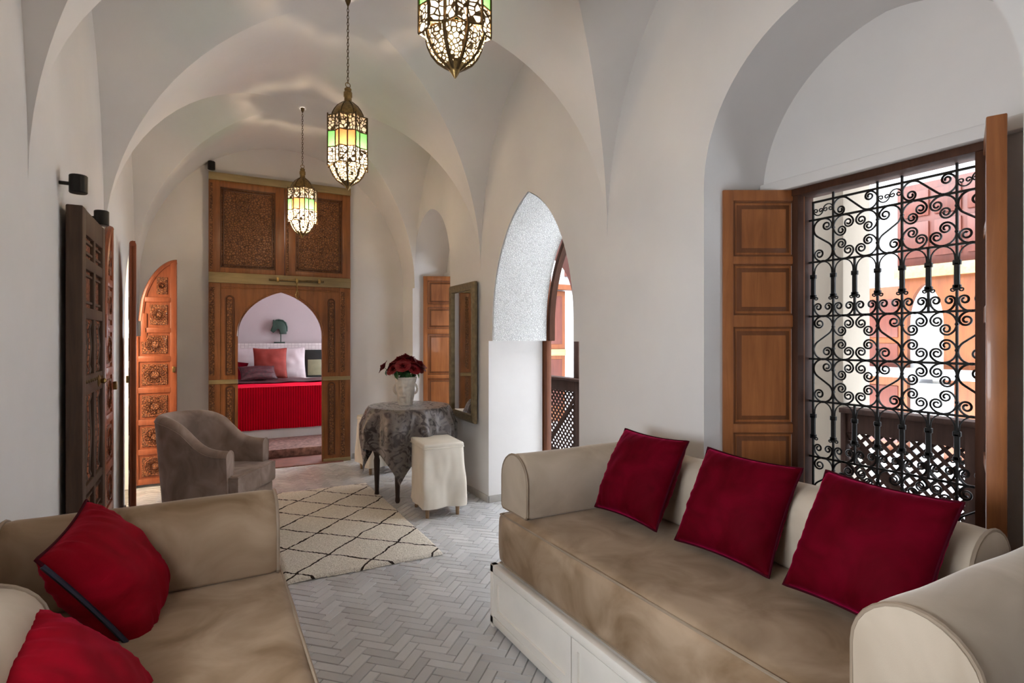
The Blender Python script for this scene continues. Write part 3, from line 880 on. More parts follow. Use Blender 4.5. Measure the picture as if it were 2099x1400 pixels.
# vase
VX, VY, VZ = 1.475, 4.58, .747
root = thing('vase', 'white sculpted ceramic vase holding the red roses', 'vase', (VX, VY, VZ))
mb = MB()
def vf(u, v):
    a = v * 2 * pi; z = u * .235
    r = .052 + .038 * u ** .7 + .006 * (u > .93) 
    if u < .06: r = .058
    rel = .006 * (noise.noise(Vector((cos(a) * 3, sin(a) * 3, z * 22))) + .6 * noise.noise(Vector((cos(a) * 7, sin(a) * 7, z * 40)))) * (1 if .08 < u < .93 else .2)
    rel += .004 * cos(10 * a) * (1 if .1 < u < .35 else 0)
    # face relief: nose, brows, lips toward the camera side
    fa = (a - R_(238) + pi) % (2 * pi) - pi
    rel += .018 * math.exp(-(fa / .13) ** 2 - ((u - .52) / .12) ** 2) + .009 * math.exp(-((abs(fa) - .33) / .16) ** 2 - ((u - .68) / .05) ** 2)
    rel += .010 * math.exp(-(fa / .22) ** 2 - ((u - .32) / .035) ** 2)
    r += rel; return (r * cos(a), r * sin(a), z)
g = mb.grid(vf, 44, 72, True)
mb.face([g[0][j] for j in range(72)][::-1])
def vi(u, v):
    a = v * 2 * pi; return ((.088 - .02 * u) * cos(a), (.088 - .02 * u) * sin(a), .235 - .12 * u)
g2 = mb.grid(vi, 6, 72, True); mb.face([g2[-1][j] for j in range(72)])
mb.build('body', 'ceramic', root, True, 70)
for sg in (0, 1):
    a = R_(-28 + 180 * sg)
    pts = [((.076 + .024 * sin(pi * t)) * cos(a), (.076 + .024 * sin(pi * t)) * sin(a), .09 + .09 * t) for t in [i / 12 for i in range(13)]]
    MB().tube(pts, .009, 8).build('handle', 'ceramic', root)
# roses
def rose_proto():
    root = thing('rose', 'deep red rose in the sculpted vase', 'flower', (0, 0, 0), 0, 'red roses in the vase')
    mb = MB()
    for L in range(5):
        R0 = .009 + .0082 * L; np_ = 3 + L
        for k in range(np_):
            a0 = 2 * pi * k / np_ + L * .7
            def pf(u, v, a0=a0, R0=R0, L=L, np_=np_):
                w = (v - .5) * 2 * pi / np_ * 1.25
                op = .35 + .75 * L / 4
                rr = R0 * (.25 + op * u + .25 * u ** 3)
                z = .040 * u * (1 - .09 * L) - .004 * (abs(v - .5) * 2) ** 2 + .012 - (.010 * u ** 4 * L / 4)
                return (rr * cos(a0 + w), rr * sin(a0 + w), z)
            mb.grid(pf, 5, 6)
    mb.build('bloom', 'rose', root, True, 70)
    s = MB(); s.tube([(0, 0, .015), (.001, 0, -.05), (.0, .001, -.16)], .0022, 5); s.build('stem', 'leafm', root)
    for k in range(4):
        a = k * 1.7 + .4
        l = MB()
        def lf(u, v, a=a, k=k):
            w = .021 * sin(pi * min(1, u * .96 + .04)) * (v - .5) * 2
            r = .004 + .058 * u; z = -.018 - .026 * k - .03 * u * u + abs(v - .5) * .01
            return (r * cos(a) - w * sin(a), r * sin(a) + w * cos(a), z)
        l.grid(lf, 6, 4); l.build('leaf', 'leafm', root, True, 80)
    return root
rp = rose_proto(); first = True
spots = [(0, 0, .165, 0, 0)]
for k in range(6): spots.append((.052 * cos(k * 1.05), .052 * sin(k * 1.05), .138 + .01 * (k % 2), .4, k * 1.05))
for k in range(8): spots.append((.098 * cos(k * .785 + .3), .098 * sin(k * .785 + .3), .085 + .025 * (k % 2), .85, k * .785 + .3))
spots.append((-.155, .06, .10, 1.0, 2.8)); spots.append((.09, -.06, .115, .6, -.6))
for x, y, z, tilt, az in spots:
    o = rp if first else copy_tree(rp); first = False
    o.location = (VX + x, VY + y, VZ + .235 + z - .028)
    q = Matrix.Rotation(az, 4, 'Z') @ Matrix.Rotation(tilt, 4, 'Y') @ Matrix.Rotation(random.uniform(0, 6), 4, 'Z')
    o.rotation_euler = q.to_euler(); sc_ = random.uniform(.92, 1.18); o.scale = (sc_,) * 3
    o['label'] = 'deep red rose in the sculpted white vase'

# ------------------------------------------------------------------ mirror
root = thing('wall_mirror', 'tall narrow mirror in a tarnished gilt frame beside the archway', 'mirror', (XR - .013, 4.46, 1.19), -R_(1.65))
W_, H_ = .29, .585
mb = MB()
def frame_ring(mb, w0, h0, w1, h1, x0, x1):
    b = mb.bm
    A = [(-w0, -h0), (w0, -h0), (w0, h0), (-w0, h0)]; B = [(-w1, -h1), (w1, -h1), (w1, h1), (-w1, h1)]
    va = [b.verts.new((x0, *p)) for p in A]; vb = [b.verts.new((x1, *p)) for p in B]
    for i in range(4): mb.face((va[i], va[(i + 1) % 4], vb[(i + 1) % 4], vb[i]))
frame_ring(mb, W_, H_, W_, H_, 0, -.022); frame_ring(mb, W_, H_, W_ - .018, H_ - .018, -.022, -.034)
frame_ring(mb, W_ - .018, H_ - .018, W_ - .05, H_ - .05, -.034, -.026); frame_ring(mb, W_ - .05, H_ - .05, W_ - .062, H_ - .062, -.026, -.03)
frame_ring(mb, W_ - .062, H_ - .062, W_ - .07, H_ - .07, -.03, -.010)
mb.build('frame', 'gilt', root, True, 20, weld=1e-5)
MB().box(-.012, -.004, -W_ + .06, W_ - .06, -H_ + .06, H_ - .06).build('mirror_glass', 'mirror', root)

# ------------------------------------------------------------------ lanterns
def lantern():
    root = thing('lantern', '', 'lantern', (0, 0, 0), 0, 'brass and coloured glass lanterns')
    # local z: 0 = bottom tip, .58 = ring
    NS = 16; rad = [.117 if k % 2 == 0 else .093 for k in range(NS)]
    def V(k, z, s=1.0, off=0): a = 2 * pi * k / NS; r = rad[k % NS] * s + off; return (r * cos(a), r * sin(a), z)
    z0, z1, z2, z3 = .105, .195, .285, .375
    fr = MB()
    for k in range(NS): fr.tube([V(k, z0 - (.014 if k % 4 == 0 else 0)), V(k, z3 + (.012 if k % 4 == 0 else 0))], .0042, 5)
    for z in (z0, z1, z2, z3): fr.tube([V(k, z) for k in range(NS)], .0036, 5, True)
    fr.build('frame', 'brass_dark', root)
    for (a, c, mats) in ((z2, z3, ['gl_cream']), (z1, z2, ['gl_green', 'gl_amber']), (z0, z1, ['gl_cream'])):
        for mi, mt in enumerate(mats):
            g = MB()
            for k in range(NS):
                if len(mats) == 2 and ((k // 3) % 2) != mi: continue
                g.face([g.bm.verts.new(q) for q in (V(k, a, 1, -.002), V(k + 1, a, 1, -.002), V(k + 1, c, 1, -.002), V(k, c, 1, -.002))])
                if len(mats) == 2: g.build('coloured_pane', mt, root, False); g = MB()
            if len(mats) == 1: g.build('glass_panel', mt, root, False, weld=1e-5)
    cage = MB(); prof = [(.098, .105), (.092, .08), (.078, .05), (.058, .025), (.034, .008)]
    cage.lathe(prof, 24, cap=False); cage.build('pierced_cage', 'gl_fine', root, True, 60)
    ribs = MB()
    for k in range(8):
        a = 2 * pi * k / 8 + pi / 8
        ribs.tube([((r + .001) * cos(a), (r + .001) * sin(a), z) for r, z in prof + [(.014, -.004)]], .0065, 5)
    ribs.build('rib', 'brass_dark', root)
    tip = MB(); tip.lathe([(.036, .010), (.030, .002), (.018, -.008), (.014, -.014), (.007, -.026), (.001, -.034)], 16); tip.build('tip', 'brass', root)
    sh = MB()
    for k in range(NS):
        q = [V(k, z3), V(k + 1, z3), (.088 * cos(2 * pi * (k + 1) / NS), .088 * sin(2 * pi * (k + 1) / NS), z3 + .006), (.088 * cos(2 * pi * k / NS), .088 * sin(2 * pi * k / NS), z3 + .006)]
        sh.face([sh.bm.verts.new(x) for x in q])
    sh.build('shoulder', 'brass', root, False, weld=1e-5)  # plate added to stop lamplight leaking up past the dome
    dome = MB(); dp = [(.094, .375), (.090, .395), (.078, .42), (.060, .445), (.036, .465), (.022, .475), (.02, .50), (.024, .505), (.024, .53), (.018, .535), (.020, .55), (.010, .56)]
    dome.lathe(dp, 24, cap=False); dome.build('dome', 'brass', root, True, 50)
    dr = MB()
    for k in range(8):
        a = 2 * pi * k / 8
        dr.tube([((r + .001) * cos(a), (r + .001) * sin(a), z) for r, z in dp[:6]], .003, 5)
    dr.build('rib', 'brass_dark', root)
    rg = MB(); rg.tube([(.014 * cos(t), 0, .573 + .014 * sin(t)) for t in [2 * pi * i / 14 for i in range(14)]], .0025, 5, True); rg.build('ring', 'brass', root)
    ch = MB(); z = .592; i = 0
    while z < 1.045:
        pts = []
        for t in [2 * pi * j / 10 for j in range(10)]:
            x, zz = .0055 * cos(t), .0125 * sin(t)
            pts.append((x if i % 2 else 0, 0 if i % 2 else x, z + zz))
        ch.tube(pts, .0018, 4, True); z += .0195; i += 1
    ch.build('chain', 'brass_dark', root)
    cp = MB(); cp.lathe([(.006, 1.03), (.016, 1.055), (.018, 1.075)], 14); cp.build('hook_plate', 'brass_dark', root)
    bu = MB(); bu.lathe([(.004, .045), (.014, .055), (.018, .075), (.014, .10), (.008, .12)], 14); bu.build('bulb', 'bulb', root)
    return root
LN = [(.715, 1.70, 'brass lantern cut off by the top edge, its pierced cage glowing'), (.715, 3.28, 'larger-looking of the two whole lanterns, green and amber panes, hanging mid-room'),
      (.715, 5.01, 'farthest brass lantern, hanging before the tall carved doors')]
lp = lantern()
for i, (x, y, lb) in enumerate(LN):
    o = lp if i == 0 else copy_tree(lp)
    o.location = (x, y, 2.185); o.rotation_euler = (0, 0, (.42, .15, .0)[i]); o['label'] = lb
    L = bpy.data.lights.new('lantern_light', 'POINT'); L.energy = (13, 19, 30)[i]; L.color = (1, .86, .74); L.shadow_soft_size = .018
    lo = bpy.data.objects.new('lantern_light', L); lo.location = (x, y, 2.185 + .13); COL.objects.link(lo)

# ------------------------------------------------------------------ tall carved back doors
D0, D1 = .02, 1.36; DF = YB - .085      # front face y
root = struct(thing('door_1', 'tall carved cedar double doors with an arched wicket opening into the bedroom', 'door', (0, DF, 0)))
t = .06
def dbox(name, x0, x1, z0, z1, mat, y0=0, y1=t, par=root, bev=.004): return MB().box(x0, x1, y0, y1, z0, z1, bev).build(name, mat, par)
dbox('beam', D0, D1, 2.835, 2.905, 'door_gold', -.025, t); dbox('beam', D0, D1, 1.845, 1.945, 'door_gold', -.02, t)
for (a, c) in ((D0, .70), (.706, D1)):
    up = MB(); z0, z1 = 1.945, 2.835
    up.box(a, a + .10, 0, t, z0, z1, .004); up.box(c - .085, c, 0, t, z0, z1, .004); up.box(a + .1, c - .085, 0, t, z0, z0 + .05, .003); up.box(a + .1, c - .085, 0, t, z1 - .06, z1, .003)
    p = up.build('upper_leaf', 'door', root)
    MB().box(a + .10, c - .085, .022, .04, z0 + .05, z1 - .06).build('carved_panel', 'door_carve', p)
    md = MB()
    for q in (0, .022):
        x0, x1, w0, w1 = a + .10 + q, c - .085 - q, z0 + .05 + q, z1 - .06 - q
        for (xa, xb, za, zb_) in ((x0, x1, w0, w0 + .012), (x0, x1, w1 - .012, w1), (x0, x0 + .012, w0, w1), (x1 - .012, x1, w0, w1)): md.box(xa, xb, .006 + q * .4, .03, za, zb_, .002)
    md.build('moulding', 'door_dark', p)
    MB().box(a + .012, a + .035, -.004, .0, z0 + .03, z1 - .03).build('carved_strip', 'door_carve', p)
# lower arched section
ao = arch_pts(.274, 1.07, 1.33, 1.775, 14, .45)
poly = [(D0 + .10, 0)] + ao + [(D1 - .11, 0), (D1 - .11, 1.845), (D0 + .10, 1.845)]
MB().prism(poly, 1, .008, t - .008).build('arched_panel', 'door', root, True, 20)
md = MB()
for off, zz in ((.012, 0), ):
    md.tube([(x + (-off if x < .672 else off), .004, z + (off if z > 1.4 else 0)) for x, z in ao[1:-1]], .007, 6)
md.tube([(.13, .004, 1.80), (.672, .004, 1.815), (1.23, .004, 1.80)], .008, 6)
md.build('moulding', 'door', root)
for a, c in ((D0, D0 + .10), (D1 - .11, D1)):
    p = dbox('stile', a, c, 0, 1.845, 'door')
    for z0, z1 in ((.95, 1.80), (.06, .86)): MB().box(a + .008, a + .05, -.003, 0, z0, z1).build('carved_strip', 'door_carve', p)
for a, c in ((D0 + .12, .26), (1.09, D1 - .125)):
    for z0, z1 in ((.95, 1.72), (.08, .84)):
        q = MB(); m_ = (a + c) / 2; w_ = min(.032, (c - a) / 2 - .01)
        q.tube([(m_ - w_, .004, z0)] + [(m_ - w_ * cos(k * pi / 10), .004, z1 - .03 + .03 * sin(k * pi / 10)) for k in range(11)] + [(m_ + w_, .004, z0)], .008, 6, True)
        q.build('arched_moulding', 'door_dark', root)
        MB().box(m_ - w_ + .01, m_ + w_ - .01, .0, .012, z0 + .01, z1 - .03).build('inlay', 'door_carve', root)
for a, c in ((D0, .274), (1.07, D1)): dbox('strap', a, c, .865, .905, 'door_gold', -.012, .02)
dbox('kick_plate', 1.08, D1, 0, .04, 'door_gold', -.01, .02)
dbox('bolt', .55, 1.08, 1.885, 1.905, 'brass_dark', -.045, -.025)
for x in (.62, .80, 1.02): dbox('bolt_bracket', x, x + .025, 1.872, 1.918, 'brass', -.05, -.018, bev=.002)
MB().tube([(.815, -.035, 1.885), (.815, -.04, 1.80), (.83, -.04, 1.745), (.815, -.04, 1.70), (.80, -.04, 1.745), (.815, -.04, 1.80)], .005, 6).build('hasp', 'brass', root)
dbox('brass_edge', 1.072, 1.080, .05, .45, 'brass', -.006, 0)

# cylinders above doors
def spot(label, loc, bx):
    r = thing('wall_fitting', label, 'wall fitting', loc, 0, 'black cylinder wall fittings')
    MB().lathe([(.030, -.038), (.033, -.034), (.033, .034), (.030, .038)], 20).build('cylinder', 'black', r)
    MB().tube([(bx[0] * .025, bx[1] * .025, 0), (bx[0] * .075, bx[1] * .075, 0)], .008, 8).build('bracket', 'black', r)
    return r
spot('black cylinder fitting at the near top corner of the old spindle door', (-.475, 2.965, 1.955), (-1, 0))
spot('black cylinder fitting at the far top corner of the old spindle door', (-.475, 3.565, 1.925), (-1, 0))
spot('black cylinder fitting above the left corner of the tall carved doors', (.045, 6.14, 2.975), (0, 1))

# ------------------------------------------------------------------ old spindle door on the left wall
def local_wall_leaf(name, label, loc, rz): return struct(thing(name, label, 'door', loc, rz))
r = local_wall_leaf('door_2', 'very old dark spindle door leaf standing against the left wall', (-.46, 2.97, .01), pi / 2)   # local x -> +Y, local y -> -X
w, h, t = .60, 1.86, .06
f = MB(); f.box(0, .075, 0, t, 0, h, .006); f.box(w - .07, w, 0, t, 0, h, .006); f.box(.30, .345, .004, t - .004, 0, h - .1, .005)
zs = [0, .10, .46, .56, .95, 1.08, 1.40, 1.46, 1.60, 1.66, h - .11, h]
for a, c in ((0, .08), (.40, .46), (.60, .64), (1.04, 1.13), (1.38, 1.43), (1.60, 1.65), (1.75, h)): f.box(.07, w - .065, .003, t - .003, a, c, .004)
f.build('frame', 'old', r)
for x0, x1 in ((.075, .30), (.345, w - .07)):
    for a, c in ((.08, .40), (.46, .60), (1.43, 1.60), (1.65, 1.75)):
        MB().box(x0, x1, .02, .04, a, c).build('carved_panel', 'oldred', r)
        mo = MB(); mo.box(x0 + .02, x1 - .02, .008, .022, a + .02, a + .03); mo.box(x0 + .02, x1 - .02, .008, .022, c - .03, c - .02); mo.build('moulding', 'old', r)
    for a, c in ((.64, 1.04), (1.13, 1.38)):
        MB().box(x0, x1, .038, .045, a, c).build('backing_board', 'tableleg', r)
        nsp = 5
        for k in range(nsp):
            xx = x0 + (x1 - x0) * (k + .5) / nsp; L = c - a
            MB().lathe([(.007, a), (.012, a + .02), (.006, a + .04), (.013, a + L * .5), (.006, c - .04), (.012, c - .02), (.007, c)], 8, (xx, .022)).build('spindle', 'oldred' if k % 2 else 'old', r)
        ar = MB()
        for k in range(nsp):
            xx = x0 + (x1 - x0) * (k + .5) / nsp; rr = (x1 - x0) / nsp / 2
            ar.tube([(xx + rr * cos(q * pi / 8), .018, c - rr + rr * sin(q * pi / 8)) for q in range(9)], .005, 5)
        ar.build('arcade', 'oldred', r)
kn = MB().lathe([(.03, -.006), (.03, 0), (.012, .006), (.014, .02), (.006, .028)], 14).build('door_knob', 'brass', r)
kn.rotation_euler = (pi / 2, 0, 0); kn.location = (.42, -.0, 1.085)
st = MB()
for k in range(9): st.lathe([(.010, 0), (.006, .006)], 8, (.10 + k * .052, 0))
kk = st.build('stud', 'brass_dark', r); kk.rotation_euler = (pi / 2, 0, 0); kk.location = (0, .004, 1.10); 

# ------------------------------------------------------------------ arched mahogany leaves
def star(mb, cx, cz, R, y, k=8):
    for off in (0, pi / 8):
        for st_ in (3,):
            pts = [(cx + R * cos(off + 2 * pi * i * st_ / k), y, cz + R * sin(off + 2 * pi * i * st_ / k)) for i in range(k)]
            mb.tube(pts, .0028, 4, True)
    mb.tube([(cx + R * 1.02 * cos(2 * pi * i / 24), y, cz + R * 1.02 * sin(2 * pi * i / 24)) for i in range(24)], .0028, 4, True)
def arched_leaf(name, label, loc, rz, mirror=False, zsh=1.30, w=.335, top=1.985, t=.04):
    """local: x 0 = hinge .. w = meeting stile (apex); front -y"""
    r = local_wall_leaf(name, label, loc, rz)
    X = (lambda x: x)
    ws = .065                     # shoulder inset at hinge side
    pts = [(0, 0), (w, 0), (w, top)]
    n = 14
    for i in range(1, n + 1):
        u = i / n; x = w - (w - ws) * u
        pts.append((x, 1.45 + (top - 1.45) * sqrt(max(0, 1 - (u ** 1.75)))))
    pts += [(ws, zsh), (0, zsh)]
    MB().prism([(X(a), c) for a, c in pts], 1, .012, t - .006).build('board', 'arch_leaf', r, True, 20)
    fr = MB()
    rails = [.0, .26, .52, .80, 1.075, 1.33, 1.60]
    for z in rails: fr.box(.04, w - .04, 0, t, z, z + .05, .004) if z < 1.2 else fr.box(ws + .03, w - .04, 0, t, z, z + .045, .004)
    fr.box(0, .05, 0, t, 0, zsh, .004); fr.box(w - .05, w, 0, t, 0, top - .02, .004); fr.box(ws, ws + .045, 0, t, zsh - .05, 1.50, .004)
    curve = [(x, .006, z) for x, z in pts[2:2 + n + 1]]
    fr.tube([(x, .018, z - .018) for x, _, z in curve], .02, 8)
    fr.build('frame', 'arch_leaf', r)
    for i, z in enumerate(rails):
        z1 = rails[i + 1] if i + 1 < len(rails) else top - .14
        x0, x1 = (.05, w - .05) if z < 1.2 else (ws + .045, w - .05)
        if z >= 1.6: x0 += .05
        p = MB(); m_ = .022
        p.box(x0 + m_, x1 - m_, .002, .02, z + .05 + m_, z1 - m_, .003, 1)
        pp = p.build('carved_panel', 'arch_carve', r)
        s = MB(); cz = (z + .05 + z1) / 2; R = min((x1 - x0) / 2 - .035, (z1 - z - .05) / 2 - .03)
        star(s, (x0 + x1) / 2, cz, R, .001)
        s.build('star_carving', 'arch_leaf', pp)
    MB().box(w - .035, w - .01, -.02, 0, .98, 1.03, .004).build('latch', 'brass', r)
    return r
arched_leaf('door_3', 'arched mahogany door leaf with carved star panels, opened square to the left wall', (-.565, 5.84, .025), 0)
arched_leaf('door_4', 'arched mahogany door leaf folded back beside the lit side doorway', (-.515, 5.10, .01), R_(-83))
arched_leaf('door_5', 'arched mahogany door leaf nearest the old spindle door, folded flat', (-.50, 3.88, .01), R_(90), )

# ------------------------------------------------------------------ side room behind left doorway
struct(MB().box(-2.6, XL - .34, 4.4, 6.6, -.06, 0).build('floor.002', 'paving'))
wall('wall_left.001', 0, -2.7, -2.6, 4.3, 6.7, 2.8, [], 'plaster')
wall('wall_left.002', 1, 4.3, 4.4, -2.7, XL - .3, 2.8, [], 'plaster'); wall('wall_left.003', 1, 6.6, 6.7, -2.7, XL - .3, 2.8, [], 'plaster')
struct(MB().box(-2.7, XL - .3, 4.3, 6.7, 2.8, 2.9).build('ceiling.002', 'plaster'))
L = bpy.data.lights.new('side_room_lamp', 'POINT'); L.energy = 38; L.color = (1, .82, .58); L.shadow_soft_size = .22
lo = bpy.data.objects.new('side_room_lamp', L); lo.location = (-1.30, 4.80, 1.85); COL.objects.link(lo)

# ------------------------------------------------------------------ bedroom
BX0, BX1, BY = -1.0, 2.37, 9.3
struct(MB().box(BX0, BX1 + .2, YB + .28, BY + .1, -.06, -.003).build('floor.003', 'terr'))
struct(MB().box(.1, 1.28, YB - .12, YB + .3, -.01, .012, .004).build('trim_4', 'terr'))
wall('wall_back.001', 1, BY, BY + .1, BX0 - .1, BX1 + .2, 3.0, [], 'pink_wall')
o = MB().box(BX0, BX1, BY - .11, BY, 0, 1.235).build('trim_5', 'tile'); struct(o)
wall('wall_left.004', 0, BX0 - .1, BX0, YB + .28, BY + .1, 3.0, [], 'pink_wall')
wall('wall_right.002', 0, BX1, BX1 + .1, YB + .25, BY + .1, 3.0, [[(7.2, .5), (7.2, 2.4), (8.7, 2.4), (8.7, .5)]], 'pink_wall')
struct(MB().box(BX0 - .1, BX1 + .2, YB + .28, BY + .1, 3.0, 3.1).build('ceiling.003', 'pink_wall'))
L = bpy.data.lights.new('bedroom_fill', 'POINT'); L.energy = 3; L.color = (1, .84, .78); L.shadow_soft_size = .25  # unseen fill light added to brighten the bedroom
lo = bpy.data.objects.new('bedroom_fill', L); lo.location = (.8, 7.2, 2.6); COL.objects.link(lo)
# bed
BFY = 7.45; bz = .70
root = thing('bed', 'bed with a scarlet cover seen through the arched wicket door', 'bed', (.9, 8.2, 0))
fr = MB(); fr.box(-1.5, 1.3, BFY - 8.2 + .04, 8.86 - 8.2, .03, .34, .01); fr.build('bed_base', 'white', root)
mt = MB(); mt.box(-1.5, 1.3, BFY - 8.2 + .02, 8.86 - 8.2, .34, bz - .02, .04); mt.build('mattress', 'white', root)
def skirt(u, v):
    x = -1.5 + 2.8 * u; z = bz + .012 - (bz - .18) * v
    y = BFY - 8.2 + .010 + .012 * noise.noise(Vector((x * 6, z * 2, 0))) + .01 * v * sin(x * 60) * .4
    return (x, y, z + .01 * noise.noise(Vector((x * 5, 0, 2))) * v)
def thr(u, v):
    x = -1.5 + 2.8 * u; y = BFY - 8.2 + .62 + .62 * v
    return (x, y, bz + .026 + .016 * noise.noise(Vector((x * 5, y * 6, 3))) + .02 * sin(pi * v))
th_ = MB(); th_.grid(thr, 80, 12); th_.build('throw', 'brocade', root, True, 80)
sk = MB(); sk.grid(skirt, 220, 10); sk.build('bedspread_drop', 'bedribs', root, True, 80)
def cov(u, v):
    x = -1.5 + 2.8 * u; y = BFY - 8.2 + .01 + 1.38 * v
    return (x, y, bz + .012 + .012 * noise.noise(Vector((x * 4, y * 4, 0))) * min(1, v * 8))
cv = MB(); cv.grid(cov, 80, 40); cv.build('bedspread', 'bedred', root, True, 80)
def flat_cushion(name, label, size, th, loc, rot, mat, group, sx=1):
    c = cushion(label, size, th, loc, rot, mat, mat, None, random.random() * 9, group, name, .5)
    c.scale = (sx, 1, 1); return c
bcz = bz + .02
flat_cushion('bed_cushion', 'square brick-red cushion standing on the scarlet bed', .44, .13, (.80, 8.62, bcz + .235), (-.22, 0, 0), 'pinkcush', 'bed cushions')
flat_cushion('bed_cushion', 'small dark brocade cushion lying before the brick-red one', .30, .12, (.62, 8.36, bcz + .12), (-1.0, 0, .1), 'brocade', 'bed cushions', 1.5)
flat_cushion('bed_cushion', 'dark red cushion at the left edge of the arched opening', .36, .13, (.30, 8.66, bcz + .12), (-.5, .2, -.2), 'red', 'bed cushions')
flat_cushion('bed_cushion', 'white pillow behind the brick-red cushion, right side', .50, .13, (1.05, 8.80, bcz + .22), (-.25, 0, 0), 'pillow', 'bed cushions')
flat_cushion('bed_cushion', 'white pillow behind the dark red cushion, left side', .50, .13, (.42, 8.80, bcz + .22), (-.25, 0, 0), 'pillow', 'bed cushions')
# framed picture on a shelf right of bed
root = thing('picture', 'dark framed picture standing on the ledge right of the bed', 'picture', (1.48, 9.00, .717), 0)
MB().box(-.19, .19, 0, .03, 0, .42, .006).build('frame', 'black', root)
MB().box(-.12, .10, -.006, .0, .03, .27, .002).build('print', 'gold_pic', root)
root = thing('bedside_shelf', 'white ledge under the dark picture', 'shelf', (1.55, 8.99, 0))
MB().box(-.35, .35, -.12, .19, .68, .715, .005).build('top', 'white', root)
MB().box(-.33, .33, -.11, .19, 0, .68, .005).build('cabinet', 'white', root)
# horse bust on a stand (relief ledge at the tile line)
root = thing('horse_statuette', 'dark green bronze horse head on a rod above the tiled wall', 'statuette', (.985, 9.24, 1.236))
MB().box(-.075, .075, -.05, .05, 0, .02, .004).build('base', 'bronze', root)
MB().tube([(.02, 0, .02), (.02, 0, .14)], .007, 8).build('rod', 'bronze', root)
horse = [(-.10, .17), (-.125, .19), (-.115, .225), (-.085, .27), (-.085, .315), (-.095, .35), (-.08, .36), (-.065, .335), (-.04, .335), (.0, .345), (.04, .335), (.075, .305), (.095, .25), (.10, .19), (.10, .14), (.0, .14), (.015, .18), (.0, .22), (-.03, .235), (-.045, .215), (-.065, .175), (-.085, .16)]
hb = MB(); hb.prism(horse, 1, -.028, .028, .008, 2); hb.build('head', 'bronze', root, True, 60)
mane = MB(); mane.tube([(-.06, 0, .345), (-.01, 0, .355), (.045, 0, .345), (.085, 0, .31), (.105, 0, .25), (.108, 0, .18)], [.012, .014, .016, .016, .014, .01], 8); mane.build('mane', 'bronze', root)
k = MB(); k.box(.15, 1.6, 6.62, 7.42, .0, .09, .01); o = k.build('bed_step', 'kilim'); tag(o, 'low carpeted step in front of the scarlet bed', 'step')

# ------------------------------------------------------------------ gallery + courtyard
GX = 3.30
struct(MB().box(XO, 3.52, -3.0, 7.5, -.06, -.002).build('floor.004', 'paving'))
struct(MB().box(XO, 3.55, -3.0, 2.7, 2.80, 2.9).build('ceiling.004', 'white_wall'))  # unseen gallery roof, whitened and cut short to bring daylight indoors
struct(MB().box(3.5, 6.5, -3.0, 7.5, -3.3, -3.2).build('floor.005', 'paving'))
wall('wall_far', 0, 6.5, 6.7, -3.0, 7.6, 5.2, [], 'outer_wall')
wall('wall_far.001', 1, 7.5, 7.7, 2.6, 6.7, 5.2, [], 'outer_wall')
struct(MB().box(6.48, 6.7, -3, 7.6, -3.3, .02).build('wall_far.002', 'outer_wall'))
struct(MB().box(3.4, 6.7, 7.48, 7.6, -3.3, .02).build('wall_far.003', 'outer_wall'))
wall('wall_far.004', 1, -3.2, -3.0, 2.45, 6.7, 5.2, [], 'outer_wall')
struct(MB().box(3.3, 3.55, -3.0, 2.7, 2.9, 5.2).build('wall_far.005', 'outer_wall'))  # cut at the gallery roof's end, leaving the far half open to sky
for x0, x1, y0, y1 in ((3.5, 3.8, -3.2, 7.7), (5.0, 6.7, -3.2, 7.7), (3.8, 5.0, -3.2, -.6), (3.8, 5.0, 6.2, 7.7)):
    struct(MB().box(x0, x1, y0, y1, 5.2, 5.3).build('sky_baffle', 'outer_wall'))  # unseen roof slabs added to limit skylight in the courtyard
# pillars
for (y0, y1) in ((1.97, 2.34), (5.9, 6.25), (-1.6, -1.25)):
    o = struct(MB().box(GX + .0, GX + .28, y0, y1, -.0, 2.85, .012).build('column', 'outer_beige'))
# beams
for z0, z1, x in ((2.40, 2.55, GX - .02), ):
    struct(MB().box(x, x + .12, -3, 7.5, z0, z1, .004).build('beam', 'door_gold'))
struct(MB().box(GX - .01, GX + .1, -3, 7.5, 2.55, 2.8, .0).build('beam.001', 'redwood'))
# wooden arched spandrels
def spandrel(y0, y1, label):
    ap = arch_pts(y0 + .05, y1 - .05, 1.62, 2.18, 12, .5, 1.5)
    poly = [(y0, 1.5)] + ap + [(y1, 1.5), (y1, 2.40), (y0, 2.40)]
    o = MB().prism(poly, 0, GX + .02, GX + .07).build('gallery_arch', 'redwood', None, True, 20); tag(o, label, 'arch', None, 'structure')
spandrel(4.72, 5.66, 'red cedar pointed arch of the gallery seen through the archway')
o = MB().box(GX + .0, GX + .09, 4.66, 4.74, 0, 2.4, .006).build('gallery_post', 'darkwood'); struct(o)
o = MB().box(GX + .0, GX + .09, 5.66, 5.74, 0, 2.4, .006).build('gallery_post', 'darkwood'); struct(o)
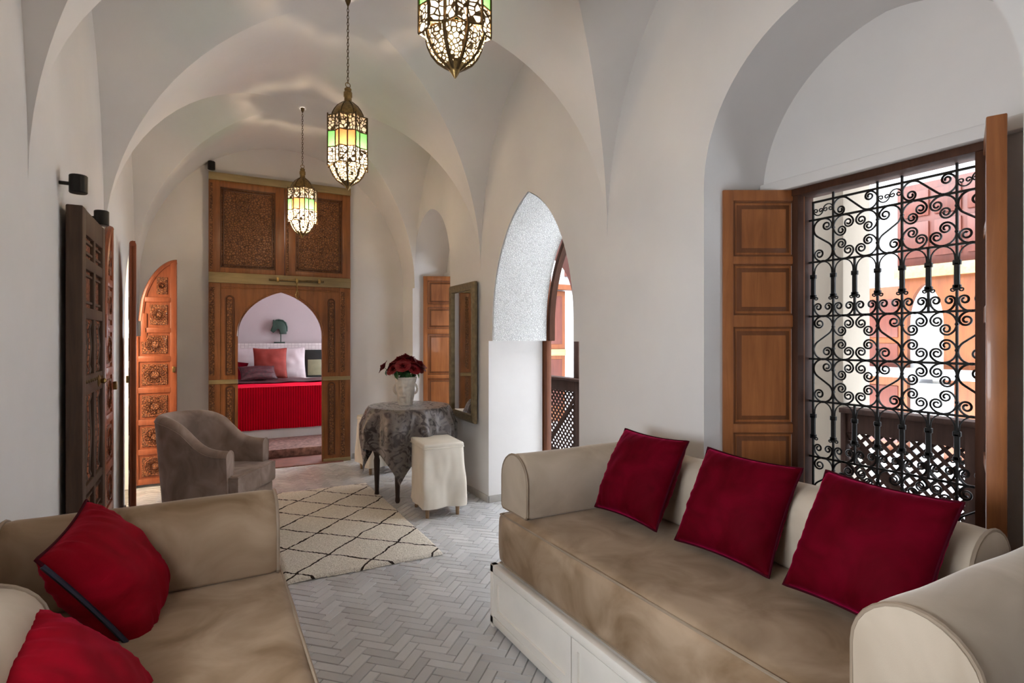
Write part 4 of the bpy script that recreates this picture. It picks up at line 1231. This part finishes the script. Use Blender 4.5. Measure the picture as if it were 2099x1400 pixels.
# lattice balustrades
def balustrade(label, y0, y1, x=GX, ztop=.90):
    root = thing('balustrade', label, 'balustrade', (x, y0, 0))
    L = y1 - y0
    MB().box(-.05, .06, 0, L, ztop - .03, ztop, .006).build('handrail', 'darkwood', root)
    MB().box(-.02, .03, 0, L, ztop - .14, ztop - .03, .003).build('top_rail', 'darkwood', root)
    MB().box(-.02, .03, 0, L, .05, .12, .003).build('bottom_rail', 'darkwood', root)
    n = max(1, round(L / .62)); w = L / n
    for i in range(n + 1):
        MB().box(-.03, .04, max(0, i * w - .03), min(L, i * w + .03), 0, ztop - .03, .004).build('post', 'darkwood', root)
    z0, z1 = .12, ztop - .14
    for i in range(n):
        a, c = i * w + .03, (i + 1) * w - .03
        s = .046; lt = MB(); hw = .0125
        for sg, xx in ((1, -.004), (-1, .006)):
            k0 = -int((z1 - z0) / s / .7) - 3; 
            for k in range(k0, int((c - a + z1 - z0) / s / 1) + 40):
                # line y = a + k*s*1.414 + sg*(z-z0)
                yb = a + k * s * 1.414; pts = []
                if sg < 0: yb = yb
                za, zb_ = z0, z1
                # clip
                def yy(z): return yb + sg * (z - z0)
                lo_z, hi_z = z0, z1
                if sg > 0:
                    lo_z = max(z0, z0 + (a - yb)); hi_z = min(z1, z0 + (c - yb))
                else:
                    lo_z = max(z0, z0 + (yb - c)); hi_z = min(z1, z0 + (yb - a))
                if hi_z - lo_z < .01: continue
                d = hw * .7071
                P = [(lo_z, -1), (lo_z, 1), (hi_z, 1), (hi_z, -1)]
                vs = []
                for xq in (xx, xx + .009):
                    for zz, e in P:
                        y_ = yy(zz) + e * d * 1.414
                        vs.append(lt.bm.verts.new((xq, y_, zz)))
                for q in ((0, 1, 2, 3), (7, 6, 5, 4), (0, 4, 5, 1), (1, 5, 6, 2), (2, 6, 7, 3), (3, 7, 4, 0)): lt.face([vs[j] for j in q])
        lt.build('lattice_panel', 'darkwood', root, False)
        br = MB(); m_ = (a + c) / 2
        br.tube([(0, a, z1), (0, c, z0)] if i % 2 else [(0, c, z1), (0, a, z0)], .024, 4)
        br.build('brace', 'darkwood', root)
    return root
balustrade('dark lattice balustrade outside the iron-grilled window', -1.25, 1.97)
balustrade('dark lattice balustrade seen through the carved archway', 4.0, 5.9)
# far facade dressing, at x = 6.5
FX = 6.49
def fbox(name, y0, y1, z0, z1, mat, d=.05, x=FX, par=None): return MB().box(x - d, x, min(y0, y1), max(y0, y1), z0, z1, .004).build(name, mat, par)
root = struct(thing('door_6', 'orange cedar door across the courtyard, seen through the grille', 'door', (0, 0, 0)))
for (y0, y1) in ((3.24, 3.62),):
    fbox('frame', y0 - .05, y1 + .05, .05, 1.86, 'orange', .05, par=root)
    for z0, z1 in ((.2, .8), (.9, 1.25), (1.32, 1.72)): fbox('panel', y0 + .02, y1 - .02, z0, z1, 'redwood', .065, par=root)
ga = struct(thing('door_7', 'arched courtyard doorway with a red cedar surround', 'door', (0, 0, 0)))
poly = arch_pts(2.84, 3.17, 1.45, 1.87, 10, .3, .05)
out = [(3.22, .05), (3.22, 1.93), (2.40, 1.93), (2.40, .05)]
MB().prism([(2.55, .05), (2.80, .05)] + poly + [(3.20, .05), (3.20, 1.93), (2.3, 1.93), (2.3, .05)], 0, FX - .06, FX).build('surround', 'orange', ga, True, 20)
MB().box(FX - .03, FX - .005, 2.78, 2.95, .05, 1.8).build('grey_leaf', 'skirt', ga)
rw = struct(thing('beam.002', 'red cedar panelling over the courtyard doors', 'panelling', (0, 0, 0)))
fbox('panel', 1.8, 3.27, 1.98, 2.9, 'redwood', .05, par=rw); fbox('lintel', 1.8, 3.27, 1.93, 2.05, 'door_gold', .12, par=rw)
for i in range(5): fbox('moulding', 1.85 + i * .28, 2.08 + i * .28, 2.14, 2.5, 'redwood', .07, par=rw)
for i in range(5): fbox('moulding', 1.85 + i * .28, 2.08 + i * .28, 2.56, 2.82, 'redwood', .07, par=rw)
fbox('trim_6', 1.0, 7.4, .90, 1.0, 'outer_wall', .16)['kind'] = 'structure'
fbox('trim_7', 1.0, 7.4, .02, .10, 'outer_wall', .16)['kind'] = 'structure'
fbox('trim_8', 2.75, 3.1, .25, .85, 'stucco', .10)['kind'] = 'structure'
# end wall of the courtyard (y = 7.5) seen through the archway
EY = 7.49
de = struct(thing('door_8', 'orange cedar shutter door at the end of the courtyard, seen through the archway', 'door', (0, 0, 0)))
def ebox(name, x0, x1, z0, z1, mat, d=.05, par=None): return MB().box(x0, x1, EY - d, EY, z0, z1, .004).build(name, mat, par)
ebox('frame', 4.62, 5.02, .0, 2.06, 'orange', .05, de); ebox('panel', 4.70, 4.96, 1.22, 1.98, 'redwood', .06, de); ebox('panel', 4.70, 4.96, .25, .98, 'redwood', .06, de)
ebox('strap', 4.62, 5.02, 1.04, 1.14, 'door_gold', .075, de)
ebox('trim_9', 4.55, 5.6, 2.08, 2.16, 'orange', .12)['kind'] = 'structure'
ebox('beam.003', 4.98, 5.6, 2.30, 2.9, 'redwood', .05)['kind'] = 'structure'
ebox('beam.004', 4.92, 5.00, 2.16, 2.9, 'skirt', .06)['kind'] = 'structure'
# wooden inner frame of the archway on the gallery side
ai = arch_pts(2.86, 3.90, 1.40, 2.27, 16, .38, 1.285)
ao_ = [(y + (-.03 if y < 3.38 else .03), z + (.03 if z > 1.5 else 0)) for y, z in ai]
mb = MB(); b = mb.bm
for x in (XO + .03, XO + .08):
    vi_ = [b.verts.new((x, y, z)) for y, z in ai]; vo_ = [b.verts.new((x, y, z)) for y, z in ao_]
    for i in range(len(ai) - 1): mb.face((vi_[i], vi_[i + 1], vo_[i + 1], vo_[i]))
for L_ in (ai, ao_):
    for (ya, za), (yb, zb_) in zip(L_, L_[1:]): mb.face([b.verts.new(q) for q in ((XO + .03, ya, za), (XO + .08, ya, za), (XO + .08, yb, zb_), (XO + .03, yb, zb_))])
struct(mb.build('trim_10', 'frame_wood', None, False, weld=1e-5))

r = struct(thing('door_9', 'orange cedar door leaf folded outside the archway', 'door', (XO + .03, 3.945, .02)))
MB().box(0, .045, 0, .36, 0, 1.93, .004).build('board', 'orange', r)
for a_, c_ in ((.1, .85), (.95, 1.8)): MB().box(.045, .053, .05, .31, a_, c_, .003).build('panel', 'orange', r)

# ------------------------------------------------------------------ light
W_ = bpy.data.worlds.new('sky'); S.world = W_; W_.use_nodes = True
nt = W_.node_tree; bg = nt.nodes['Background']; bg.inputs[0].default_value = (.86, .93, 1.0, 1); bg.inputs[1].default_value = 5.5
def portal(loc, rot, sx, sy):
    L = bpy.data.lights.new('portal', 'AREA'); L.shape = 'RECTANGLE'; L.size = sx; L.size_y = sy; L.cycles.is_portal = True
    o = bpy.data.objects.new('portal', L); o.location = loc; o.rotation_euler = rot; COL.objects.link(o)
portal((XL - .37, .725, 1.2), (0, -pi / 2, 0), .6, .95)
portal((4.4, 2.8, 5.3), (0, 0, 0), 1.2, 6.8)
portal((3.0, 5.0, 2.95), (0, 0, 0), 1.1, 4.6)
portal((BX1 + .12, 7.95, 1.45), (0, pi / 2, 0), 1.9, 1.5)

# ------------------------------------------------------------------ camera
cd = bpy.data.cameras.new('camera'); cam = bpy.data.objects.new('camera', cd); COL.objects.link(cam)
cam.location = (0, 0, 1.30); cam.rotation_euler = (pi / 2, 0, -R_(28.6))
cd.sensor_width = 36; cd.lens = 1150 / 2099 * 36; cd.shift_y = -5 / 2099; cd.clip_start = .05
S.camera = cam
S.view_settings.view_transform = 'Standard'; S.view_settings.look = 'None'; S.view_settings.exposure = 2.36; S.view_settings.gamma = 1; S.view_settings.use_curve_mapping = False
S.cycles.max_bounces = 10; S.cycles.diffuse_bounces = 7; S.cycles.transparent_max_bounces = 12
S.cycles.sample_clamp_indirect = 6; S.cycles.use_denoising = True
S.cycles.caustics_reflective = False; S.cycles.caustics_refractive = False
